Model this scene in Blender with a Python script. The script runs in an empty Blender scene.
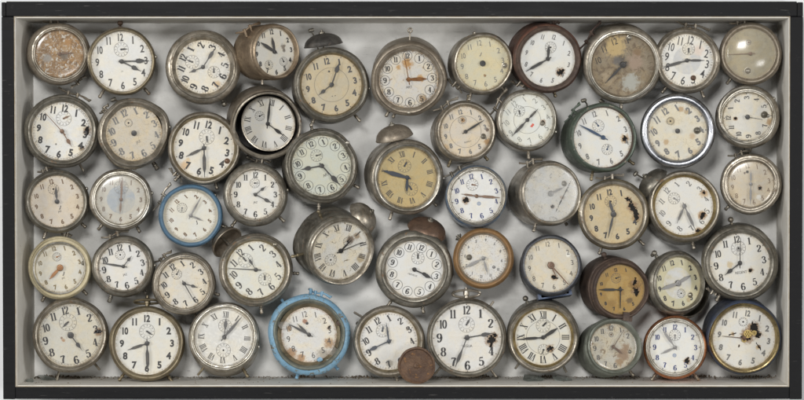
import bpy, math, random
from mathutils import Vector, Matrix, Quaternion, noise
PI = math.pi
S = 0.00135                      # metres per photo pixel at the front of the box
F = 2250.0                       # focal length in photo pixels
PPX, PPY = 479.0, 207.0
PITCH = math.radians(1.2)
CAMLOC = Vector(((479-402)*S, -F*S, 40*S))
DEPTH = 90                       # inner depth of the box (px units)
scene = bpy.context.scene
col = scene.collection
CAMROT = Matrix.Rotation(PI/2-PITCH, 3, 'X')

def at(px, py, d):
    """world point seen at a photo pixel, d px-units behind the front plane"""
    v = CAMROT @ Vector(((px-PPX)/F, -(py-PPY)/F, -1))
    t = (d*S - CAMLOC.y)/v.y
    return CAMLOC + v*t

# ------------------------------------------------------------------ materials
def new_mat(name):
    m = bpy.data.materials.new(name); m.use_nodes = True
    nt = m.node_tree; nt.nodes.clear()
    out = nt.nodes.new('ShaderNodeOutputMaterial')
    b = nt.nodes.new('ShaderNodeBsdfPrincipled')
    nt.links.new(b.outputs[0], out.inputs[0])
    return m, nt, b, out
def N(nt, t, **kw):
    n = nt.nodes.new(t)
    for k, v in kw.items(): setattr(n, k, v)
    return n
def mathn(nt, op, a, b=None, clamp=False):
    n = N(nt, 'ShaderNodeMath', operation=op, use_clamp=clamp)
    for i, v in enumerate((a, b)):
        if v is None: continue
        if isinstance(v, (int, float)): n.inputs[i].default_value = v
        else: nt.links.new(v, n.inputs[i])
    return n.outputs[0]
def mix(nt, f, a, b):
    n = N(nt, 'ShaderNodeMix', data_type='RGBA')
    for i, v in ((0, f), (6, a), (7, b)):
        if isinstance(v, (int, float)): n.inputs[i].default_value = v
        elif isinstance(v, tuple): n.inputs[i].default_value = (*v, 1) if len(v) == 3 else v
        else: nt.links.new(v, n.inputs[i])
    return n.outputs[2]
def coords(nt, seed=None, scale=1.0):
    tc = N(nt, 'ShaderNodeTexCoord')
    mp = N(nt, 'ShaderNodeVectorMath', operation='MULTIPLY_ADD')
    nt.links.new(tc.outputs['Object'], mp.inputs[0])
    mp.inputs[1].default_value = (scale/S,)*3
    if seed is None:
        oi = N(nt, 'ShaderNodeObjectInfo')
        r = mathn(nt, 'MULTIPLY', oi.outputs['Random'], 917.0)
        cb = N(nt, 'ShaderNodeCombineXYZ')
        nt.links.new(r, cb.inputs[0]); nt.links.new(r, cb.inputs[1])
        nt.links.new(cb.outputs[0], mp.inputs[2])
    else:
        mp.inputs[2].default_value = (seed*13.7, seed*7.3, seed*3.1)
    return mp.outputs[0]
def nz(nt, co, scale, detail=4, rough=.6, dist=0.0):
    n = N(nt, 'ShaderNodeTexNoise')
    n.inputs['Scale'].default_value = scale; n.inputs['Detail'].default_value = detail
    n.inputs['Roughness'].default_value = rough; n.inputs['Distortion'].default_value = dist
    nt.links.new(co, n.inputs['Vector']); return n.outputs['Fac']
def ss(nt, v, a, b, lo=0.0, hi=1.0):
    n = N(nt, 'ShaderNodeMapRange', interpolation_type='SMOOTHSTEP')
    nt.links.new(v, n.inputs[0])
    n.inputs[1].default_value = a; n.inputs[2].default_value = b
    n.inputs[3].default_value = lo; n.inputs[4].default_value = hi
    return n.outputs[0]
def bump(nt, b, h, strength, dist):
    n = N(nt, 'ShaderNodeBump'); n.inputs['Strength'].default_value = strength
    n.inputs['Distance'].default_value = dist*S
    nt.links.new(h, n.inputs['Height']); nt.links.new(n.outputs[0], b.inputs['Normal'])

_cache = {}
def metal(name, base, dark, rough=.4, metallic=.9, rustcol=(.12,.075,.042), rust=.0, bmp=.35, under=None, chips=0.0):
    """worn metal or paint: two tones, grime, optional rust and chipped paint"""
    if name in _cache: return _cache[name]
    m, nt, b, out = new_mat(name)
    co = coords(nt)
    n1 = nz(nt, co, .055, 5, .65, .6); n2 = nz(nt, co, .5, 5, .7); n3 = nz(nt, co, .16, 6, .7, .3)
    c = mix(nt, ss(nt, n1, .36, .64), base, dark)
    c = mix(nt, ss(nt, n2, .5, .72, 0, .55), c, tuple(x*.45 for x in dark))
    met = None
    if under is not None:
        f = ss(nt, n3, .60-chips, .63-chips)
        c = mix(nt, f, c, under)
    fr = ss(nt, n3, .66-rust*.4, .74-rust*.3)
    if rust > 0:
        c = mix(nt, fr, c, mix(nt, n2, rustcol, tuple(x*2.1 for x in rustcol)))
        met = mathn(nt, 'SUBTRACT', metallic, mathn(nt, 'MULTIPLY', fr, metallic))
        nt.links.new(met, b.inputs['Metallic'])
    else: b.inputs['Metallic'].default_value = metallic
    nt.links.new(c, b.inputs['Base Color'])
    r = ss(nt, n3, .3, .75, rough-.1, rough+.2)
    if rust > 0: r = mathn(nt, 'ADD', r, mathn(nt, 'MULTIPLY', fr, .3), True)
    nt.links.new(r, b.inputs['Roughness'])
    h = mathn(nt, 'ADD', mathn(nt, 'MULTIPLY', n2, .22), mathn(nt, 'MULTIPLY', n3, .8))
    bump(nt, b, h, bmp, 1.0)
    _cache[name] = m; return m
def plain(name, c, rough=.5, metallic=0.0, var=.0):
    if name in _cache: return _cache[name]
    m, nt, b, out = new_mat(name)
    co = coords(nt); n = nz(nt, co, .35, 4, .7)
    nt.links.new(mix(nt, ss(nt, n, .35, .7, 0, 1), c, tuple(x*(1-var) for x in c)), b.inputs['Base Color'])
    b.inputs['Roughness'].default_value = rough; b.inputs['Metallic'].default_value = metallic
    if name.startswith('ink_'):
        n5 = nz(nt, co, .55, 5, .75)
        nt.links.new(ss(nt, n5, .60, .68, 1, .25), b.inputs['Alpha'])
    _cache[name] = m; return m

CASE = {
 'nickel': lambda: metal('nickel', (.46,.415,.345), (.235,.205,.16), .38, .75, rust=.2, bmp=.22),
 'pewter': lambda: metal('pewter', (.32,.298,.252), (.165,.15,.12), .42, .7, rust=.17, bmp=.22),
 'steel':  lambda: metal('steel', (.60,.57,.51), (.34,.31,.25), .38, .9, rust=.08, bmp=.1),
 'brownish': lambda: metal('brown_nickel', (.37,.32,.255), (.225,.185,.14), .44, .6, rust=.1, bmp=.25),
 'tan':    lambda: metal('tan_brass', (.40,.31,.215), (.24,.18,.125), .42, .7, rust=.06),
 'rust':   lambda: metal('rusted_iron', (.115,.078,.058), (.06,.04,.032), .62, .2, rust=.12, bmp=.7),
 'redrust':lambda: metal('red_rust', (.16,.075,.052), (.085,.055,.045), .5, .3, rust=.05, bmp=.4),
 'green':  lambda: metal('green_paint', (.10,.125,.095), (.07,.09,.07), .42, .15, rust=.10, under=(.26,.25,.21), chips=.0),
 'verdigris': lambda: metal('verdigris', (.25,.265,.225), (.15,.16,.13), .5, .4, rust=.06, bmp=.6),
 'blue':   lambda: metal('blue_paint', (.10,.19,.28), (.075,.145,.22), .36, .0, rust=.03, under=(.3,.3,.28), chips=-.06),
 'skyblue':lambda: metal('sky_blue_paint', (.24,.42,.56), (.18,.33,.46), .42, .0, rust=.08, under=(.17,.17,.14), chips=.03),
 'navy':   lambda: metal('navy_paint', (.05,.065,.11), (.075,.08,.09), .42, .3, rust=.08),
 'darkbell': lambda: metal('dark_bell', (.17,.16,.145), (.09,.085,.08), .38, .7, rust=.1),
 'plateblue': lambda: metal('plate_blue', (.07,.105,.19), (.05,.07,.12), .45, .1, rust=.08),
 'slate': lambda: metal('slate_metal', (.15,.155,.165), (.085,.09,.105), .44, .55, rust=.06),
 'paleblue': lambda: metal('pale_blue_paint', (.16,.24,.36), (.30,.33,.36), .32, .5, rust=.02),
 'chrome': lambda: metal('chrome', (.50,.51,.54), (.34,.35,.38), .3, 1.0, rust=.0, bmp=.06),
 'copper': lambda: metal('copper', (.62,.26,.12), (.42,.19,.10), .28, .85, rust=.03, bmp=.15),
 'gear':  lambda: metal('gear_brass', (.52,.38,.14), (.36,.26,.10), .35, .7, bmp=.05),
 'brass':  lambda: metal('brass', (.42,.33,.165), (.25,.19,.10), .32, .9, rust=.05, bmp=.2),
 'oldbrass': lambda: metal('old_brass', (.33,.275,.18), (.20,.165,.11), .42, .75, rust=.08, bmp=.15),
 'cream':  lambda: metal('cream_paint', (.60,.53,.36), (.50,.43,.27), .4, .0, rust=.01, bmp=.15),
 'ivory':  lambda: metal('ivory_paint', (.56,.53,.44), (.46,.43,.35), .4, .1, rust=.01, bmp=.15),
 'orange': lambda: metal('orange_paint', (.30,.17,.07), (.21,.12,.052), .42, .1, rust=.08, bmp=.3),
 'bellrust': lambda: metal('rusty_bell', (.20,.125,.085), (.13,.085,.06), .4, .5, rust=.08, bmp=.4),
}
def case_mat(k): return CASE[k]()

def dial_mat(sp, i):
    m, nt, b, out = new_mat('dial_enamel')
    base = sp['dial']; r = sp['r']
    co = coords(nt, i+1); tc = N(nt, 'ShaderNodeTexCoord')
    p = N(nt, 'ShaderNodeVectorMath', operation='SCALE'); p.inputs['Scale'].default_value = 1/(S*sp['k'])
    nt.links.new(tc.outputs['Object'], p.inputs[0])
    sep = N(nt, 'ShaderNodeSeparateXYZ'); nt.links.new(p.outputs[0], sep.inputs[0])
    n1 = nz(nt, co, .07, 5, .65, .5); n2 = nz(nt, co, .33, 6, .7, .4); n3 = nz(nt, co, 1.1, 3, .7); n4 = nz(nt, co, .14, 6, .72, .8)
    rad = N(nt, 'ShaderNodeVectorMath', operation='LENGTH')
    fl = N(nt, 'ShaderNodeCombineXYZ'); nt.links.new(sep.outputs[0], fl.inputs[0]); nt.links.new(sep.outputs[1], fl.inputs[1])
    nt.links.new(fl.outputs[0], rad.inputs[0]); radius = rad.outputs['Value']
    dirt = min(1, sp.get('dirt', .25)*.9+.28); stain = sp.get('staincol', (.42,.30,.16))
    c = tuple(v*.93 for v in base)
    for (rr, cc) in sp.get('discs', []):
        c = mix(nt, ss(nt, radius, rr*r-.3, rr*r+.3), cc, c)
    c = mix(nt, ss(nt, n1, .38, .66, 0, min(1, dirt*1.35)), c, tuple(a*bb*1.25 for a, bb in zip(base, (.82,.755,.63))))
    # dirty rim
    rim = mathn(nt, 'ADD', mathn(nt, 'DIVIDE', radius, r), mathn(nt, 'MULTIPLY', mathn(nt, 'SUBTRACT', n2, .5), .35))
    c = mix(nt, ss(nt, rim, .90, 1.07, 0, min(.9, .25+dirt*.8)), c, tuple(x*.8 for x in stain))
    # specks and blotches
    c = mix(nt, ss(nt, n3, .66-dirt*.08, .74-dirt*.06, 0, min(1, .3+dirt*.6)), c, tuple(x*.6 for x in stain))
    bl = sp.get('blotch', 0)
    if bl > 0:
        c = mix(nt, ss(nt, n4, .70-bl*.28, .76-bl*.2), c, mix(nt, n2, stain, tuple(x*.35 for x in stain)))
    vo = N(nt, 'ShaderNodeTexVoronoi', feature='DISTANCE_TO_EDGE'); vo.inputs['Scale'].default_value = .055
    wv = N(nt, 'ShaderNodeVectorMath', operation='MULTIPLY_ADD'); nv = N(nt, 'ShaderNodeTexNoise'); nv.inputs['Scale'].default_value = .25
    nt.links.new(co, nv.inputs['Vector']); nt.links.new(nv.outputs['Color'], wv.inputs[0]); wv.inputs[1].default_value = (5,5,5); nt.links.new(co, wv.inputs[2])
    nt.links.new(wv.outputs[0], vo.inputs['Vector'])
    crack = mathn(nt, 'MULTIPLY',  ss(nt, vo.outputs['Distance'], .003, .011, 1, 0), ss(nt, n1, .50-dirt*.1, .60, 0, -.12+.62*dirt))
    c = mix(nt, mathn(nt, 'MAXIMUM', crack, 0.0), c, (.16,.13,.09))
    if sp.get('flake', 0) > 0:
        c = mix(nt, ss(nt, nz(nt, co, .3, 6, .8, .6), .60-sp['flake']*.1, .66-sp['flake']*.1), c, mix(nt, n1, (.50,.47,.40), (.66,.64,.58)))
    for (dx, dy, sr, sc) in sp.get('stains', [])+[(h_[0], h_[1], h_[2]*1.8*h_[3]**.3, (.26,.165,.09)) for h_ in sp.get('holes', [])]:
        d = N(nt, 'ShaderNodeVectorMath', operation='DISTANCE'); nt.links.new(fl.outputs[0], d.inputs[0])
        d.inputs[1].default_value = (dx, -dy, 0)
        dd = mathn(nt, 'ADD', d.outputs['Value'], mathn(nt, 'MULTIPLY', mathn(nt, 'SUBTRACT', n2, .5), sr*1.8))
        dd = mathn(nt, 'ADD', dd, mathn(nt, 'MULTIPLY', mathn(nt, 'SUBTRACT', n4, .5), sr*1.2))
        c = mix(nt, ss(nt, dd, sr*.45, sr*1.15, .9, 0), c, sc)
    nt.links.new(c, b.inputs['Base Color'])
    nt.links.new(ss(nt, n2, .3, .7, .34, .62), b.inputs['Roughness'])
    b.inputs['Specular IOR Level'].default_value = .4
    bump(nt, b, mathn(nt, 'ADD', n2, mathn(nt, 'MULTIPLY', n4, .6)), .12+dirt*.3, .5)
    return m

def crystal_mat(haze, tint=(.75,.74,.70), name=None):
    key = ('glass', haze, tint)
    if key in _cache: return _cache[key]
    m = bpy.data.materials.new('clock_glass'); m.use_nodes = True; nt = m.node_tree; nt.nodes.clear()
    out = N(nt, 'ShaderNodeOutputMaterial')
    tr = N(nt, 'ShaderNodeBsdfTransparent'); gl = N(nt, 'ShaderNodeBsdfGlossy'); gl.inputs['Roughness'].default_value = .15
    df = N(nt, 'ShaderNodeBsdfDiffuse'); df.inputs['Color'].default_value = (*tint, 1)
    fr = N(nt, 'ShaderNodeFresnel'); fr.inputs['IOR'].default_value = 1.45
    m1 = N(nt, 'ShaderNodeMixShader'); m2 = N(nt, 'ShaderNodeMixShader')
    nt.links.new(fr.outputs[0], m1.inputs[0]); nt.links.new(tr.outputs[0], m1.inputs[1]); nt.links.new(gl.outputs[0], m1.inputs[2])
    co = coords(nt); a = nz(nt, co, .09, 6, .7, .6)
    f = ss(nt, a, .3, .75, haze*.35, min(1, haze*1.5))
    nt.links.new(f, m2.inputs[0]); nt.links.new(m1.outputs[0], m2.inputs[1]); nt.links.new(df.outputs[0], m2.inputs[2])
    nt.links.new(m2.outputs[0], out.inputs[0])
    _cache[key] = m; return m

# ------------------------------------------------------------------ mesh builder
class MB:
    def __init__(s): s.v = []; s.f = []; s.zo = 0.0
    def add(s, vs, fs):
        o = len(s.v); s.v += [tuple(v) for v in vs]; s.f += [tuple(i+o for i in f) for f in fs]
    def lathe(s, prof, n=64, M=None, warp=None, closed=False):
        vs = []; fs = []; k = len(prof)
        for j in range(n):
            a = 2*PI*j/n
            for (r, z) in prof:
                q = Vector((r*math.sin(a), r*math.cos(a), z))
                if warp: q = warp(q, a)
                if M: q = M @ q
                vs.append(q)
        for j in range(n):
            j2 = (j+1) % n
            for i in range(k-1 if not closed else k):
                i2 = (i+1) % k
                fs.append((j*k+i, j*k+i2, j2*k+i2, j2*k+i))
        s.add(vs, fs)
    def box(s, x0, x1, y0, y1, z0, z1, M=None):
        vs = [Vector((x, y, z)) for x in (x0, x1) for y in (y0, y1) for z in (z0, z1)]
        if M: vs = [M @ v for v in vs]
        s.add(vs, [(0,1,3,2),(4,6,7,5),(0,4,5,1),(2,3,7,6),(0,2,6,4),(1,5,7,3)])
    def annulus(s, cx, cy, r0, r1, z, n=48):
        vs = []
        for j in range(n):
            a = 2*PI*j/n
            vs += [(cx+r0*math.sin(a), cy+r0*math.cos(a), z), (cx+r1*math.sin(a), cy+r1*math.cos(a), z)]
        s.add(vs, [(2*j, 2*j+1, (2*j+3) % (2*n), (2*j+2) % (2*n)) for j in range(n)])
    def disc(s, cx, cy, r, z, n=16):
        s.add([(cx+r*math.sin(2*PI*j/n), cy+r*math.cos(2*PI*j/n), z) for j in range(n)], [tuple(range(n))[::-1]])
    def tube(s, pts, rads, n=8):
        vs = []; fs = []; m = len(pts)
        P = [Vector(p) for p in pts]
        for i, p in enumerate(P):
            t = (P[min(i+1, m-1)]-P[max(i-1, 0)]).normalized()
            q = t.to_track_quat('Z', 'Y')
            for j in range(n):
                a = 2*PI*j/n
                vs.append(p + q @ Vector((math.cos(a), math.sin(a), 0))*rads[i])
        for i in range(m-1):
            for j in range(n):
                fs.append((i*n+j, i*n+(j+1) % n, (i+1)*n+(j+1) % n, (i+1)*n+j))
        fs.append(tuple(range(n))[::-1]); fs.append(tuple((m-1)*n+j for j in range(n)))
        s.add(vs, fs)
    def build(s, name, mat, parent=None, scale=1.0, smooth=True, angle=38, M=None):
        me = bpy.data.meshes.new(name)
        if M: vs = [M @ Vector(v) for v in s.v]
        else: vs = s.v
        me.from_pydata([tuple(c*scale for c in v) for v in vs], [], s.f)
        me.validate(); me.update()
        if smooth:
            me.polygons.foreach_set('use_smooth', [True]*len(me.polygons))
            me.set_sharp_from_angle(angle=math.radians(angle))
        me.materials.append(mat)
        o = bpy.data.objects.new(name, me); col.objects.link(o)
        if parent: o.parent = parent
        return o

# ------------------------------------------------------------------ lettering
def cat(pts, closed=False, n=6):
    out = []; m = len(pts)
    if m == 2 and not closed:
        return [(pts[0][0]+(pts[1][0]-pts[0][0])*t/4, pts[0][1]+(pts[1][1]-pts[0][1])*t/4) for t in range(5)]
    for i in range(m if closed else m-1):
        g = lambda j: pts[j % m] if closed else pts[max(0, min(m-1, j))]
        p0, p1, p2, p3 = g(i-1), g(i), g(i+1), g(i+2)
        for k in range(n):
            t = k/n
            out.append(tuple(.5*((2*p1[d])+(-p0[d]+p2[d])*t+(2*p0[d]-5*p1[d]+4*p2[d]-p3[d])*t*t+(-p0[d]+3*p1[d]-3*p2[d]+p3[d])*t**3) for d in (0, 1)))
    if not closed: out.append(pts[-1])
    return out
def ell(cx, cy, rx, ry, n=12): return [(cx+rx*math.sin(2*PI*j/n), cy+ry*math.cos(2*PI*j/n)) for j in range(n)]
SIX = [(.49,.84),(.36,.97),(.16,.80),(.07,.42),(.18,.06),(.40,.03),(.53,.25),(.44,.50),(.24,.54),(.10,.36)]
DIG = {
 '0': [(ell(.3,.5,.23,.46), True, None)],
 '1': [([(.32,.02),(.32,.98)], False, None), ([(.32,.96),(.15,.82)], False, .07), ([(.12,.02),(.52,.02)], False, .06)],
 '2': [([(.10,.72),(.14,.90),(.30,.97),(.49,.86),(.48,.64),(.30,.38),(.07,.06)], False, None), ([(.06,.06),(.40,.07),(.55,.16)], False, .13)],
 '3': [([(.10,.82),(.28,.97),(.48,.84),(.44,.62),(.24,.53)], False, None), ([(.24,.53),(.48,.46),(.54,.22),(.32,.02),(.08,.14)], False, None)],
 '4': [([(.40,.98),(.04,.30)], False, .07), ([(.04,.29),(.58,.29)], False, .08), ([(.40,.98),(.40,.02)], False, None), ([(.26,.02),(.55,.02)], False, .06)],
 '5': [([(.14,.92),(.50,.95)], False, .14), ([(.14,.95),(.11,.55)], False, .07), ([(.11,.54),(.32,.62),(.52,.46),(.50,.16),(.28,.02),(.08,.14)], False, None)],
 '6': [(SIX, False, None)],
 '7': [([(.07,.92),(.54,.93)], False, .14), ([(.54,.92),(.32,.50),(.24,.02)], False, None), ([(.07,.96),(.07,.78)], False, .06)],
 '8': [(ell(.3,.75,.18,.22), True, None), (ell(.3,.27,.22,.25), True, None)],
 '9': [([(.6-x, 1-y) for x, y in SIX], False, None)],
}
BALL = {'2': [(.14,.74)], '3': [(.12,.79),(.12,.18)], '5': [(.12,.18)], '6': [(.47,.80)], '9': [(.13,.20)]}
def glyph_serif(ch, wt=1.0):
    """list of (verts, faces) in a unit-height box, high-contrast strokes"""
    res = []
    for pts, closed, fixed in DIG[ch]:
        P = cat(pts, closed, 4 if closed else 6); m = len(P); vs = []
        for i, p in enumerate(P):
            a = P[(i-1) % m] if closed else P[max(0, i-1)]; b = P[(i+1) % m] if closed else P[min(m-1, i+1)]
            dx, dy = b[0]-a[0], b[1]-a[1]; L = math.hypot(dx, dy) or 1
            w = fixed if fixed else .06+.155*wt*abs(dy/L)**1.3
            nx, ny = -dy/L*w/2, dx/L*w/2
            vs += [(p[0]+nx, p[1]+ny), (p[0]-nx, p[1]-ny)]
        nn = m if closed else m-1
        res.append((vs, [(2*i, 2*i+1, (2*i+3) % (2*m), (2*i+2) % (2*m)) for i in range(nn)]))
    for (x, y) in BALL.get(ch, []):
        res.append(([(x+.075*math.sin(2*PI*j/10), y+.075*math.cos(2*PI*j/10)) for j in range(10)], [tuple(range(10))]))
    return res
_gs = {}
def font_mesh(text, off, sx=1.0, shear=0.0):
    key = (text, off, sx, shear)
    if key in _gs: return _gs[key]
    cu = bpy.data.curves.new('t', 'FONT'); cu.body = text; cu.size = 1; cu.offset = off; cu.resolution_u = 3; cu.shear = shear
    cu.space_character = .92; cu.fill_mode = 'FRONT'
    ob = bpy.data.objects.new('t', cu)
    me = bpy.data.meshes.new_from_object(ob)
    vs = [(v.co.x*sx, v.co.y) for v in me.vertices]; fs = [tuple(p.vertices) for p in me.polygons]
    bpy.data.objects.remove(ob); bpy.data.curves.remove(cu); bpy.data.meshes.remove(me)
    x0 = min(v[0] for v in vs); x1 = max(v[0] for v in vs); y0 = min(v[1] for v in vs); y1 = max(v[1] for v in vs)
    h = max(.6, y1-y0)
    vs = [((x-(x0+x1)/2)/h, (y-(y0+y1)/2)/h) for x, y in vs]
    _gs[key] = [(vs, fs)]; return _gs[key]
def text_shapes(text, style, wt):
    if style == 'serif':
        key = ('s', text, wt)
        if key not in _gs:
            res = []; x = 0
            for ch in text:
                adv = .46 if ch == '1' else .62
                ox = x-(.08 if ch == '1' else 0)
                for vs, fs in glyph_serif(ch, wt): res.append(([(a+ox, b-.5) for a, b in vs], fs))
                x += adv
            _gs[key] = [([(a-x/2+.01, b) for a, b in vs], fs) for vs, fs in res]
        return _gs[key]
    if style == 'roman':
        key = ('r', text, wt)
        if key not in _gs:
            res = []; x = 0; th = .17*wt; tn = .055
            def bar(xa, ya, xb, yb, w):
                res.append(([(xa-w/2, ya), (xa+w/2, ya), (xb+w/2, yb), (xb-w/2, yb)], [(0, 1, 2, 3)]))
            for ch in text:
                if ch == 'I': bar(x+.14, -.5, x+.14, .5, th); w = .3
                elif ch == 'V': bar(x+.09, .5, x+.30, -.5, th); bar(x+.52, .5, x+.31, -.5, tn); w = .6
                else: bar(x+.10, .5, x+.48, -.5, th); bar(x+.48, .5, x+.10, -.5, tn); w = .6
                for yy in (-.49, .49):
                    if ch == 'V' and yy < 0: continue
                    bar(x+w/2-.01, yy-.02, x+w/2-.01, yy+.02, w*.98)
                x += w
            _gs[key] = [([(a-x/2, b) for a, b in vs], fs) for vs, fs in res]
        return _gs[key]
    off = {'sans': .0, 'bold': .044, 'thin': -.012, 'cond': .022}[style]*wt
    return font_mesh(text, off, .78 if style in ('cond', 'thin') else .92)
def put_text(mb, text, style, x, y, h, rot, z, wt=1.0, wide=1.0):
    ca, sa = math.cos(rot), math.sin(rot)
    for k, (vs, fs) in enumerate(text_shapes(text, style, wt)):
        mb.add([(x+(a*ca*wide+b*sa)*h, y+(-a*sa*wide+b*ca)*h, z+k*.025) for a, b in vs], fs)
ROM = ['XII','I','II','III','IIII','V','VI','VII','VIII','IX','X','XI']

# ------------------------------------------------------------------ hands
HAND = {   # (t, halfwidth) outlines; t along the hand
 'spade': [(-.12,.0),(-.12,.028),(0,.04),(.30,.03),(.50,.028),(.56,.10),(.66,.12),(.76,.07),(.84,.025),(1,.008)],
 'baton': [(-.16,.035),(.0,.038),(.5,.034),(1,.022)],
 'leaf':  [(-.18,.02),(0,.03),(.25,.055),(.45,.065),(.75,.035),(1,.006)],
 'wide':  [(-.14,.03),(0,.05),(.30,.10),(.62,.12),(.8,.07),(1,.01)],
 'thin':  [(-.2,.022),(0,.022),(.6,.016),(1,.01)],
 'pear':  [(-.10,.02),(0,.03),(.40,.025),(.62,.10),(.74,.095),(.86,.03),(1,.01)],
 'lume':  [(-.14,.02),(0,.035),(.20,.03),(.34,.075),(.70,.07),(.84,.02),(1,.01)],
}
def hand(style, ang, L, z, th=.55, wmul=1.0):
    mb = MB(); pr = HAND[style]; a = math.radians(ang); ca, sa = math.cos(a), math.sin(a)
    top = [(t*L, w*L*wmul) for t, w in pr]
    n = len(top); vs = []
    for zz in (z, z+th):
        for (t, w) in top:
            for q in (-w, w):
                vs.append((t*sa+q*ca, t*ca-q*sa, zz))
    fs = []
    for i in range(n-1):
        fs.append((2*n+2*i, 2*n+2*i+1, 2*n+2*i+3, 2*n+2*i+2)); fs.append((2*i, 2*i+2, 2*i+3, 2*i+1))
        fs.append((2*i, 2*i+2*n, 2*i+2+2*n, 2*i+2)); fs.append((2*i+1, 2*i+3, 2*i+3+2*n, 2*i+1+2*n))
    fs.append((0, 1, 2*n+1, 2*n)); fs.append((2*n-2, 2*n-1+0, 4*n-1, 4*n-2))
    mb.add(vs, fs)
    return mb

def tag(o, label, cat_, group=None):
    o['label'] = label; o['category'] = cat_
    if group: o['group'] = group

# ------------------------------------------------------------------ the clock
GROUP = 'old alarm clocks packed in the shadow box'
INK = {'k': (.035,.033,.032), 'g': (.17,.165,.155), 'lg': (.28,.28,.25), 'b': (.16,.10,.055), 'bl': (.035,.05,.16), 'o': (.20,.15,.07), 'f': (.30,.26,.19), 'n': (.07,.065,.06)}
HC = {'k': (.04,.038,.036), 's': (.16,.155,.15), 'b': (.13,.075,.045), 'bl': (.045,.07,.115), 'n': (.035,.04,.05), 'r': (.24,.11,.04)}
def clock(i, sp):
    rnd = random.Random(i*71+5)
    x, y, r, R = sp['x'], sp['y'], sp['r'], sp['R']
    L = sp.get('L', 48); d0 = sp.get('d', 34)
    bx, by = sp.get('b', (0, 1))
    shx = (PPX-x)*L/(F+d0+L); shy = (160-y)*L/(F+d0+L)
    tx, ty = (bx-shx)/L, (by-shy)/L
    if 'tilt' in sp: tx, ty = sp['tilt']
    m = math.hypot(tx, ty)
    d0 = d0 - .3*R*m
    c = math.sqrt(max(.1, 1-m*m))
    f = Vector((-tx, -c, ty))
    q = Vector((0, -1, 0)).rotation_difference(f)
    base = Matrix(((1,0,0),(0,0,-1),(0,1,0)))          # local X right, Y up, Z to the viewer
    rotm = (q.to_matrix() @ base)
    k = (F+d0)/F; sp['k'] = k; sc = S*k
    P = at(x, y, d0)
    org = P - (rotm @ Vector((0, 0, 1)))*(L*sc)
    e = bpy.data.objects.new('alarm_clock', None); col.objects.link(e)
    e.empty_display_size = .02
    e.matrix_world = Matrix.Translation(org) @ rotm.to_4x4()
    tag(e, sp['label'], 'alarm clock', GROUP)
    T = lambda mb, n, mat, par=e, **kw: mb.build(n, mat, par, sc, **kw)
    dent = sp.get('dent', .006)
    ph = [rnd.uniform(0, 6.28) for _ in range(6)]
    def warp(p, a):
        w = 1+dent*(math.sin(2*a+ph[0])+.8*math.sin(3*a+ph[1])+.6*math.sin(5*a+ph[2])+.35*math.sin(9*a+ph[3]))
        return Vector((p.x*w, p.y*w, p.z+dent*40*math.sin(2*a+ph[4])*(1 if p.z > L-10 else 0)))
    def warpb(p, a):
        q_ = warp(p, a); s_ = 1+dent*.5*math.sin(4*a+ph[5]); off = sp.get('shift', (0, 0))
        return Vector((q_.x*s_+off[0], q_.y*s_-off[1], q_.z))
    cm = case_mat(sp.get('case', 'nickel')); bm = case_mat(sp.get('bezel', sp.get('case', 'nickel')))
    gw = sp.get('ringw', 0)                             # inner brass ring
    rr = r+gw
    wide = R-rr
    bw = sp.get('bw', min(wide*.62, 4.2))
    rb = rr+bw
    # case
    mb = MB()
    Rb = R*sp.get('body', .985)
    open_ = sp.get('open', False)
    prof = [(.05,0),(Rb*.72,0),(Rb*.74,-1.2),(Rb*.80,-1.2),(Rb*.93,1.5),(Rb*.985,5),(Rb,9),(Rb,L-11),(Rb*1.004,L-9.5),(Rb,L-8)]
    if R-rb > 1.2:
        hsh = min(5.0, (R-rb)*.8+1.5)
        prof += [(R*.985,L-7),(R,L-5.5),(R,L-3),(R-.25*(R-rb),L-3+hsh*.55),(R-.6*(R-rb),L-3+hsh*.9),(rb+.4,L-3+hsh),(rb-.2,L-3+hsh-.6),(rb-.6,L-2)]
    else: prof += [(R*.985,L-6),(R*.99,L-1.5),(rb-.4,L-1)]
    mb.lathe(prof, 96, warp=warp)
    T(mb, 'case', cm)
    # bezel
    mb = MB(); t0 = L+.9
    if sp.get('bz') == 'torus':
        pr = []
        for j in range(17):
            a = PI*j/16; w2 = (R-rr)/2
            pr.append((rr+w2+w2*math.cos(a)*1.03, L-2+6*math.sin(a)))
        pr.append((rr-.2, L-2.4))
    elif sp.get('bz') == 'step':
        q3 = (rb-rr)/3
        pr = [(rb+.5,L-2),(rb+.5,L+1.8),(rb-.3,L+2.8),(rb-q3,L+3.0),(rb-q3-.2,L+4.2),(rb-q3-.9,L+4.8),(rb-2*q3,L+4.8),(rb-2*q3-.5,L+3.2),(rr+.5,L+2.4),(rr,L+1),(rr-.2,L-2.4)]
    elif sp.get('bz') == 'deep':
        pr = [(rb+.6,L-2),(rb+.8,L+4),(rb+.2,L+6.5),(rb-.9,L+7),(rb-1.8,L+6.2),(rb-2.2,L+3),(rr+.4,L+1),(rr-.2,L-2.4)]
    else:
        pr = [(rb+.5,L-2),(rb+.7,L+1.8),(rb+.3,L+3.3),(rb-.8,L+4.2),(rb-1.8,L+3.9),(rr+.6,L+2.2),(rr+.1,L+1.0),(rr-.2,L-2.4)]
    mb.lathe(pr, 96, warp=warpb); T(mb, 'bezel', bm)
    if gw:
        mb = MB(); mb.lathe([(rr+.4,L+1.4),(r+gw*.5,L-.2),(r-.2,L-2.2)] if not open_ else [(rr+.4,L+1.4),(rr+.2,L-2),(rr,5),(.05,5)], 72)
        T(mb, 'inner_ring', case_mat(sp.get('ring', 'brass')))
    # dial (own frame so it may sit crooked inside the case)
    holes = sp.get('holes', [])
    de = None
    mb = MB()
    nr, na = (46, 150) if holes else (6, 64)
    dr = r+.3
    vs = [(0, 0, 0)]; 
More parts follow.
